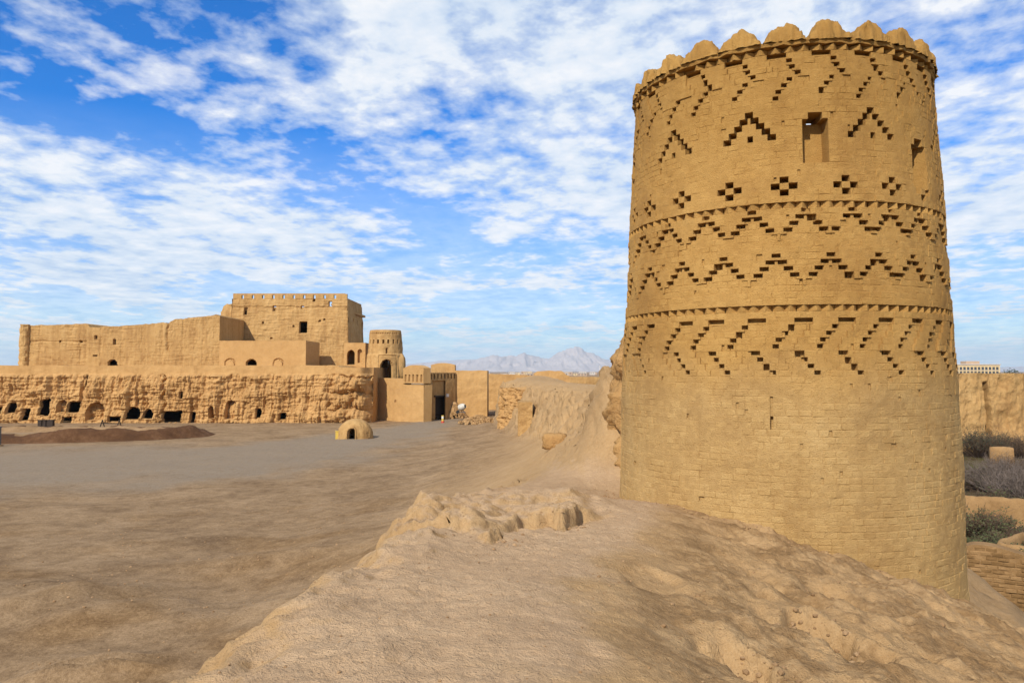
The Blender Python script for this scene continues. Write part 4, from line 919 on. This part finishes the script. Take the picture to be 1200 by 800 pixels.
# ------------------------------------------------------------------ garden ruins on the right
GZ0 = -.8
YF = 66.
rw = empty('garden_wall', (PX(1165, YF), YF, GZ0)); tag(rw, 'high cracked mud wall at the far side of the overgrown garden', 'wall')
def rw_dep(p, z, s):
    d = .3 * fbm(s * .4, z * .4, 2., 5) + .25 * np.abs(fbm(s * .9, z * .3, 5., 4)); cr = 1158 + 3 * fbm(0 * s, z * .6, 1., 3) - 2 * sst(3, 5.5, z)
    d = d + 1.6 * np.exp(-((p - cr) / 2.2) ** 4) * (1 - sst(4.6, 5.2, z)); return d - .8 * (1 - sst(-.8, 1.2, z)) * sst(1160, 1175, p)
flat_wall('wall', 1100, 1260, YF, YF, GZ0 - .3, lambda p: PZ(437.5, YF) + .12 * fbm(p * .05, 0 * p, 3., 3), rw_dep, M['fort'], rw, 1.6, .09, .03)
# near garden wall of visible mud bricks
nb_o = empty('garden_brick_wall', (13.2, 20.6, GZ0)); tag(nb_o, 'low mud brick garden wall just beyond the mound at the right edge', 'wall')
a0, a1 = np.array((12.25, 21.6)), np.array((16.2, 19.2)); L_ = np.hypot(*(a1 - a0)); dr_ = (a1 - a0) / L_; nk = np.array((-dr_[1], dr_[0])); rzb = math.atan2(dr_[1], dr_[0])
def nb_top(s): return 1.15 + .12 * math.sin(s * 2.1) - .25 * max(0, .5 - s)
wm = MB(); bw, bh = .27, .115
bsh = [mesh('brick', [(a + random.uniform(-.01, .01), b + random.uniform(-.008, .008), c_ + random.uniform(-.008, .008)) for a, b, c_ in brick_verts(.25, .095, .16, .012)], BF) for _ in range(5)]
for q in bsh: q.materials.append(M['old_brick'])
for r in range(17):
    for k in range(-1, int(L_ / bw) + 1):
        s = (k + .5 * (r % 2) + .5) * bw; z = GZ0 + .1 + r * bh
        if s < .1 or s > L_ - .1 or z > nb_top(s) - .1: continue
        p_ = a0 + dr_ * s; ob = bpy.data.objects.new('brick', random.choice(bsh)); COL.objects.link(ob); ob.parent = nb_o
        ob.location = (p_[0] - 13.2 + random.gauss(0, .006), p_[1] - 20.6 + random.gauss(0, .012), z - GZ0); ob.rotation_euler = (random.gauss(0, .02), random.gauss(0, .03), rzb + random.gauss(0, .02))
fn, L2 = wall_fn(a0 + nk * .02, a1 + nk * .02, GZ0 - .2, lambda u_: np.array([nb_top(q * L_) for q in np.ravel(u_)]).reshape(np.shape(u_)) - .02)
relief('mortar', 60, 30, fn, lambda u_, v_: .02 * fbm(u_ * 20, v_ * 12, 1., 3), M['old_brick'], nb_o, .5)
def mud_low(name, pts, zt, th, lab, sd):
    n_ = 60; P_ = np.array(pts, float); tt = np.linspace(0, len(P_) - 1, n_); X = np.interp(tt, range(len(P_)), P_[:, 0]); Y = np.interp(tt, range(len(P_)), P_[:, 1])
    k = np.ones(9) / 9; Xs = np.convolve(np.pad(X, 4, 'edge'), k, 'valid'); Ys = np.convolve(np.pad(Y, 4, 'edge'), k, 'valid'); tx, ty = np.gradient(Xs), np.gradient(Ys); ln = np.hypot(tx, ty); nx_, ny_ = -ty / ln, tx / ln
    prof = [(-.5, 0), (-.47, .5), (-.42, .85), (-.25, .98), (0, 1), (.25, .98), (.42, .85), (.47, .5), (.5, 0)]; V = []
    for i in range(n_):
        h = (zt if not callable(zt) else zt(i / (n_ - 1))) - GZ0 + .3
        for a_, b_ in prof: V.append((Xs[i] + nx_[i] * a_ * th, Ys[i] + ny_[i] * a_ * th, GZ0 - .3 + b_ * h))
    V = np.array(V); V += np.stack([.05 * fbm(V[:, 0] * 2, V[:, 1] * 2, V[:, 2] * 2 + sd + i, 3) for i in range(3)], 1); m_ = len(prof); fs = []
    for i in range(n_ - 1):
        for j in range(m_ - 1): fs.append((i * m_ + j, (i + 1) * m_ + j, (i + 1) * m_ + j + 1, i * m_ + j + 1))
    fs.append(tuple(range(m_))); fs.append(tuple((n_ - 1) * m_ + j for j in range(m_ - 1, -1, -1)))
    o = link(name, mesh(name, V, fs), M['old_mud'], None, True); tag(o, lab, 'wall'); return o
mud_low('low_mud_wall', [(18, 36), (20.5, 34.5), (22, 34), (24.5, 32), (28, 30)], .45, .6, 'curving low mud wall between shrubs in the garden', 1)
mud_low('low_mud_wall', [(19.6, 29.6), (17.6, 28.2), (19.0, 26.8), (24, 25.0)], lambda t_: -.1 - .25 * t_, .3, 'low angular ruined wall corner behind the brick garden wall', 2)
mud_low('low_mud_wall', [(33.6, 54.3), (35.0, 53.9)], .72, .6, 'short straight mud wall piece far back in the garden', 3)
# shrubs
def shrub(name, loc, r, h, n, mat, leafmat, leaves, lab, cat='shrub', tw=.018):
    o = empty(name, loc); tag(o, lab, cat, 'garden shrubs'); mb_ = MB(); lf = MB(); base = Vector(loc)
    for _ in range(n):
        a = random.uniform(0, 2 * math.pi); q = random.random() ** .6; p = base + Vector((math.cos(a) * q * r * .35, math.sin(a) * q * r * .35, 0)); d = Vector((math.cos(a) * q * r, math.sin(a) * q * r, h * random.uniform(.55, 1.0) * (1.1 - .45 * q)))
        p1 = p + d * .5 + Vector([random.gauss(0, .06) * r for _ in range(3)]); p2 = p + d + Vector([random.gauss(0, .1) * r for _ in range(3)])
        mb_.tube(p, p1, tw, tw * .7, 3, False); mb_.tube(p1, p2, tw * .7, tw * .25, 3, False)
        for _k in range(3):
            t_ = random.uniform(.3, 1); s0 = p1.lerp(p2, t_); s1 = s0 + Vector((random.gauss(0, .16) * r, random.gauss(0, .16) * r, random.uniform(0, .25) * h)); mb_.tube(s0, s1, tw * .45, tw * .2, 3, False)
            for _j in range(leaves):
                c0 = s0.lerp(s1, random.random()) + Vector([random.gauss(0, .05) for _ in range(3)]); e1 = Vector([random.gauss(0, 1) for _ in range(3)]).normalized() * random.uniform(.03, .07); e2 = e1.orthogonal().normalized() * random.uniform(.02, .04)
                lf.quad(tuple(c0 - e1), tuple(c0 - e2), tuple(c0 + e1), tuple(c0 + e2))
    mb_.build('stem', mat, o)
    if leaves: lf.build('crown', leafmat, o)
    return o
SH = [(1172, 545, 43, 1.9, 2.0, 420, 'twig_grey', None, 0, 'big grey leafless shrub in the middle of the garden'),
      (1196, 560, 40, 1.6, 1.8, 330, 'twig_grey', None, 0, 'grey leafless shrub cut by the right edge of the picture'),
      (1145, 548, 44, 1.3, 1.3, 240, 'twig', 'leaf', 1, 'brown shrub close to the tower behind the curving low wall'),
      (1146, 505, 61, 1.8, 2.3, 300, 'twig', 'leaf_dark', 2, 'dark shrub left of the cracked wall beside the tower edge'),
      (1172, 503, 62, 2.2, 1.9, 320, 'twig', None, 0, 'dark brown brush under the crack of the far wall'),
      (1194, 506, 61, 2.2, 1.8, 320, 'twig', None, 0, 'dark brown brush under the far wall at the right edge'),
      (1150, 605, 32, 1.1, 1.1, 240, 'twig', 'leaf', 1, 'brown twiggy shrub in front of the curving low wall'),
      (1170, 618, 31, 1.0, .6, 200, 'twig', 'leaf', 3, 'low olive green shrub before the angular ruined wall'),
      (1152, 632, 29, 1.2, .6, 240, 'twig', 'leaf', 4, 'spreading green shrub low beside the tower'),
      (1185, 642, 27, 1.0, .5, 200, 'twig', 'leaf', 4, 'green ground shrub behind the brick garden wall'),
      (1160, 580, 38, 1.0, 1.0, 240, 'twig', 'leaf', 1, 'low brown shrub between curving wall and grey shrub'),
      (1182, 528, 52, 1.5, 1.2, 260, 'twig', None, 0, 'dark bare shrub beside the short straight wall piece'),
      (1162, 655, 25, .9, .5, 220, 'twig', 'leaf_dark', 3, 'dark leafy shrub tucked behind the top of the brick garden wall'),
      (1193, 618, 30, .9, .8, 200, 'twig', None, 0, 'dry brown shrub behind the angular wall at the right edge'),
      (1140, 585, 36, .9, 1.3, 200, 'twig', None, 0, 'thin dark shrub hard against the tower edge')]
for p_, q_, Y, r, h, n, mt, lm, lv, lab in SH:
    x = PX(p_, Y); shrub('shrub', (x, Y, tz(x, Y) - .05), r, h, n, M[mt], M[lm] if lm else None, lv, lab)
# the long yellow building and trees beyond the garden wall
YL = 330.
bd = empty('long_building', (PX(1146, YL), YL, 0)); tag(bd, 'long pale yellow building with a row of windows beyond the garden wall', 'building')
bx0, bx1 = PX(1110, YL), PX(1172, YL); zb0, zb1 = 0, PZ(427.5, YL); mb = MB(); mb.box(((bx0 + bx1) / 2, YL + 6, zb1 / 2), (bx1 - bx0, 12, zb1)); mb.build('wall', M['cityC'], bd)
mb = MB(); mb.box(((bx0 + bx1) / 2, YL + 6, zb1 + .2), (bx1 - bx0 + .6, 12.6, .4)); mb.build('roof', M['cityA'], bd)
for k in range(14):
    for zc_, hh in ((PZ(431.5, YL), 1.2), (PZ(436.5, YL), 1.1)):
        xw = bx0 + 1.2 + k * (bx1 - bx0 - 2.4) / 13; mb = MB(); mb.box((xw, YL - .02, zc_), (1.0, .12, hh)); w_ = mb.build('window', M['glass'], bd)
        mb = MB(); mb.box((xw, YL - .10, zc_ - hh / 2 - .08), (1.2, .25, .14)); s_ = mb.build('sill', M['cityA'], w_)
        s_.parent = w_; s_.matrix_parent_inverse = w_.matrix_world.inverted()
mb = MB(); mb.box((PX(1145, YL), YL + 5, zb1 + 1.0), (6, 4, 1.4)); mb.build('roof_room', M['cityB'], bd)
def tree(px_, Y, h, r, lab, n=900):
    x = PX(px_, Y); o = empty('tree', (x, Y, 0)); tag(o, lab, 'tree', 'trees beyond the garden wall'); mb_ = MB(); mb_.tube((x, Y, -.2), (x + .1, Y, h * .55), .18, .09, 7)
    for k in range(5): a = k * 1.3; mb_.tube((x + .05, Y, h * .4), (x + math.cos(a) * r * .6, Y + math.sin(a) * r * .6, h * .75), .08, .03, 5)
    mb_.build('trunk', M['twig'], o); lf = MB(); cl_ = [(random.gauss(0, .45) * r, random.gauss(0, .45) * r, h * random.uniform(.5, .92)) for _ in range(14)]
    for _ in range(n):
        c0 = random.choice(cl_); p = Vector((x + c0[0] + random.gauss(0, .2) * r, Y + c0[1] + random.gauss(0, .2) * r, c0[2] + random.gauss(0, .07) * h)); e1 = Vector([random.gauss(0, 1) for _ in range(3)]).normalized() * .22; e2 = e1.orthogonal().normalized() * .13
        lf.quad(tuple(p - e1), tuple(p - e2), tuple(p + e1), tuple(p + e2))
    lf.build('crown', M['leaf_dark'], o)
for p_, Y, h, r, lab in ((1143.5, 200, 5.3, 1.7, 'small dark tree at the left end before the long building'), (1166, 190, 5.1, 2.0, 'low dark tree under the right end of the long building'), (1171, 195, 5.4, 1.6, 'dark tree just right of the long building corner'),
                         (1187, 185, 6.1, 1.9, 'taller dark tree right of the long building'), (1193, 188, 5.6, 1.6, 'dark tree next to the tallest one at the right edge'), (1160, 205, 5.0, 1.5, 'tiny dark tree before the middle windows of the long building')): tree(p_, Y, h, r, lab)

# ------------------------------------------------------------------ distant town and mountains
for k in range(46):
    Y = random.uniform(850, 1700); p_ = random.uniform(545, 735); w = random.uniform(6, 15); h = random.uniform(3.0, 5.6) * (Y / 1200) ** .5; x = PX(p_, Y); o = empty('town_house', (x, Y, 0)); mt = random.choice(('cityA', 'cityA', 'cityB', 'cityC')); cw = {'cityA': 'pale', 'cityB': 'tan', 'cityC': 'yellow'}[mt]
    tag(o, 'tiny %s flat-roofed house in the distant town below the mountains' % cw, 'house', '%s houses of the distant town' % cw)
    mb = MB(); mb.box((x, Y, h / 2), (w, 9, h)); mb.build('wall', M[mt], o); mb = MB(); mb.box((x, Y, h + .15), (w + .5, 9.5, .3)); mb.build('roof', M['cityA'], o)
    for j in range(max(1, int(w / 4))):
        mb = MB(); mb.box((x - w / 2 + 2 + j * 4, Y - 4.52, h * .6), (1.4, .1, 1.5)); mb.build('window', M['glass'], o)
x, Y = PX(703, 1100), 1100; o = empty('mast', (x, Y, 0)); tag(o, 'tall white mast in the distant town left of the brick tower', 'mast')
mb = MB(); mb.tube((x, Y, 0), (x, Y, 13), .7, .5, 8); mb.build('shaft', M['white'], o); mb = MB(); mb.tube((x, Y, 12.6), (x, Y, 13.8), .9, .7, 8); mb.build('head', M['white'], o)
def range_(name, Y, prof, sd, dep):
    n_u, n_v = 360, 26; p_ = np.linspace(prof[0][0], prof[-1][0], n_u + 1); top = (435 - np.interp(p_, [a for a, b in prof], [b for a, b in prof])) / F * Y
    top = np.maximum(top * (1 + .10 * fbm(p_ * .12, 0 * p_, sd, 4)) + .02 * Y / F * 30 * fbm(p_ * .5, 0 * p_, sd, 3), 5); V = []
    for j in range(n_v + 1):
        t_ = j / n_v; yy = Y - dep * (1 - t_) if t_ < 1 else Y; x_ = (p_ - 600) / F * Y; prf = t_ ** 1.25
        rg = 1 - .55 * np.abs(fbm(x_ / Y * 60, 0 * x_ + t_ * 1.5, sd, 4)) * (4 * t_ * (1 - t_)) - .0
        V.append(np.stack([x_, yy + dep * .15 * fbm(x_ / Y * 40, 0 * x_ + t_ * 2, sd + 3, 3), top * prf * rg + EYE * 0 - 20 * (t_ == 0)], 1))
    V.append(np.stack([(p_ - 600) / F * Y, np.full(n_u + 1, Y + dep), np.full(n_u + 1, -20.)], 1)); V = np.concatenate(V); w = n_u + 1; i_ = (np.arange(n_v + 1)[:, None] * w + np.arange(n_u)[None]).ravel()
    o_ = link(name, mesh(name, V, [tuple(k) for k in np.stack([i_, i_ + 1, i_ + w + 1, i_ + w], 1).tolist()]), M['mountain'], None, True); tag(o_, kind='structure')
range_('mountain_range', 12000., [(380, 434), (440, 430), (480, 426), (510, 423), (535, 425), (560, 420), (575, 415.5), (590, 417), (602, 416), (615, 413.5), (628, 417), (642, 420), (652, 414), (664, 408.5), (673, 405.5), (682, 408), (692, 412.5), (704, 418), (716, 424), (740, 428), (800, 433)], 3.0, 1700)
range_('mountain_range', 15000., [(-700, 434), (-300, 431), (0, 433), (300, 432), (460, 428), (530, 421), (600, 420), (700, 420), (760, 424), (1000, 431), (1150, 430), (1300, 427), (1500, 431), (1800, 434)], 8.0, 1900)

# ------------------------------------------------------------------ clods and pebbles on the ground
_ib = bmesh.new(); bmesh.ops.create_icosphere(_ib, subdivisions=1, radius=1.0); _ib.verts.index_update(); ICO = [tuple(q.co) for q in _ib.verts]; ICF = [tuple(q.index for q in f_.verts) for f_ in _ib.faces]; _ib.free()
def pebbles():
    mb_ = MB(); pts = []
    for _ in range(3200): pts.append((random.uniform(-2.2, 7), random.uniform(3.4, 12.5), random.choice((.004, .004, .005, .006, .010))))
    for cx_, cy_, n, s_ in ((1.65, 5.6, 130, .16), (2.75, 6.95, 130, .17), (3.4, 8.4, 60, .3), (.0, 8.5, 25, .25), (.7, 9.7, 40, .2), (1.0, 7.2, 30, .4), (4.6, 8.9, 40, .6)):
        for _ in range(n): pts.append((random.gauss(cx_, s_), random.gauss(cy_, s_), random.choice((.008, .012, .018, .028))))
    for _ in range(1400): pts.append((random.uniform(-16, -4), random.uniform(13, 34), random.choice((.01, .012, .016, .03))))
    for _ in range(420):                                    # crumbs fallen along the foot of the tower
        a = PHI0 + random.uniform(-1.5, 1.5); q = 2.93 + abs(random.gauss(0, .28)); pts.append((TCX + q * math.cos(a), TCY + q * math.sin(a), random.choice((.006, .009, .013, .022))))
    pa = np.array(pts); zz_ = terrain(pa[:, 0], pa[:, 1])
    for (x_, y_, s_), z_ in zip(pts, zz_):
        if math.hypot(x_ - TCX, y_ - TCY) < 2.9: continue
        i0_ = len(mb_.v); s_ *= random.uniform(.6, 1.3)
        for q in ICO: k_ = random.uniform(.75, 1.15); mb_.v.append((x_ + s_ * k_ * q[0], y_ + s_ * k_ * q[1] * .85, z_ + s_ * (k_ * q[2] * .7 + .1)))
        mb_.f += [tuple(i0_ + q for q in f_) for f_ in ICF]
    tag(mb_.build('pebbles', M['clod']), 'loose clods and pebbles strewn over mound and courtyard', 'pebbles', None, 'stuff')
pebbles()

# ------------------------------------------------------------------ haze
mb = MB(); mb.box((0, 0, 218), (37000, 37000, 480)); hz = mb.build('haze', None); tag(hz, 'thin pale dry haze filling the air', 'haze', None, 'stuff')
m, t = nodes_of('haze_air'); g = NG(t); pvn = g.n('ShaderNodeVolumePrincipled'); pvn.inputs['Color'].default_value = (.64, .82, 1.0, 1); pvn.inputs['Density'].default_value = 6.5e-5; pvn.inputs['Anisotropy'].default_value = .2
o_ = g.n('ShaderNodeOutputMaterial'); g.l(pvn.outputs[0], o_.inputs['Volume']); hz.data.materials.append(m)
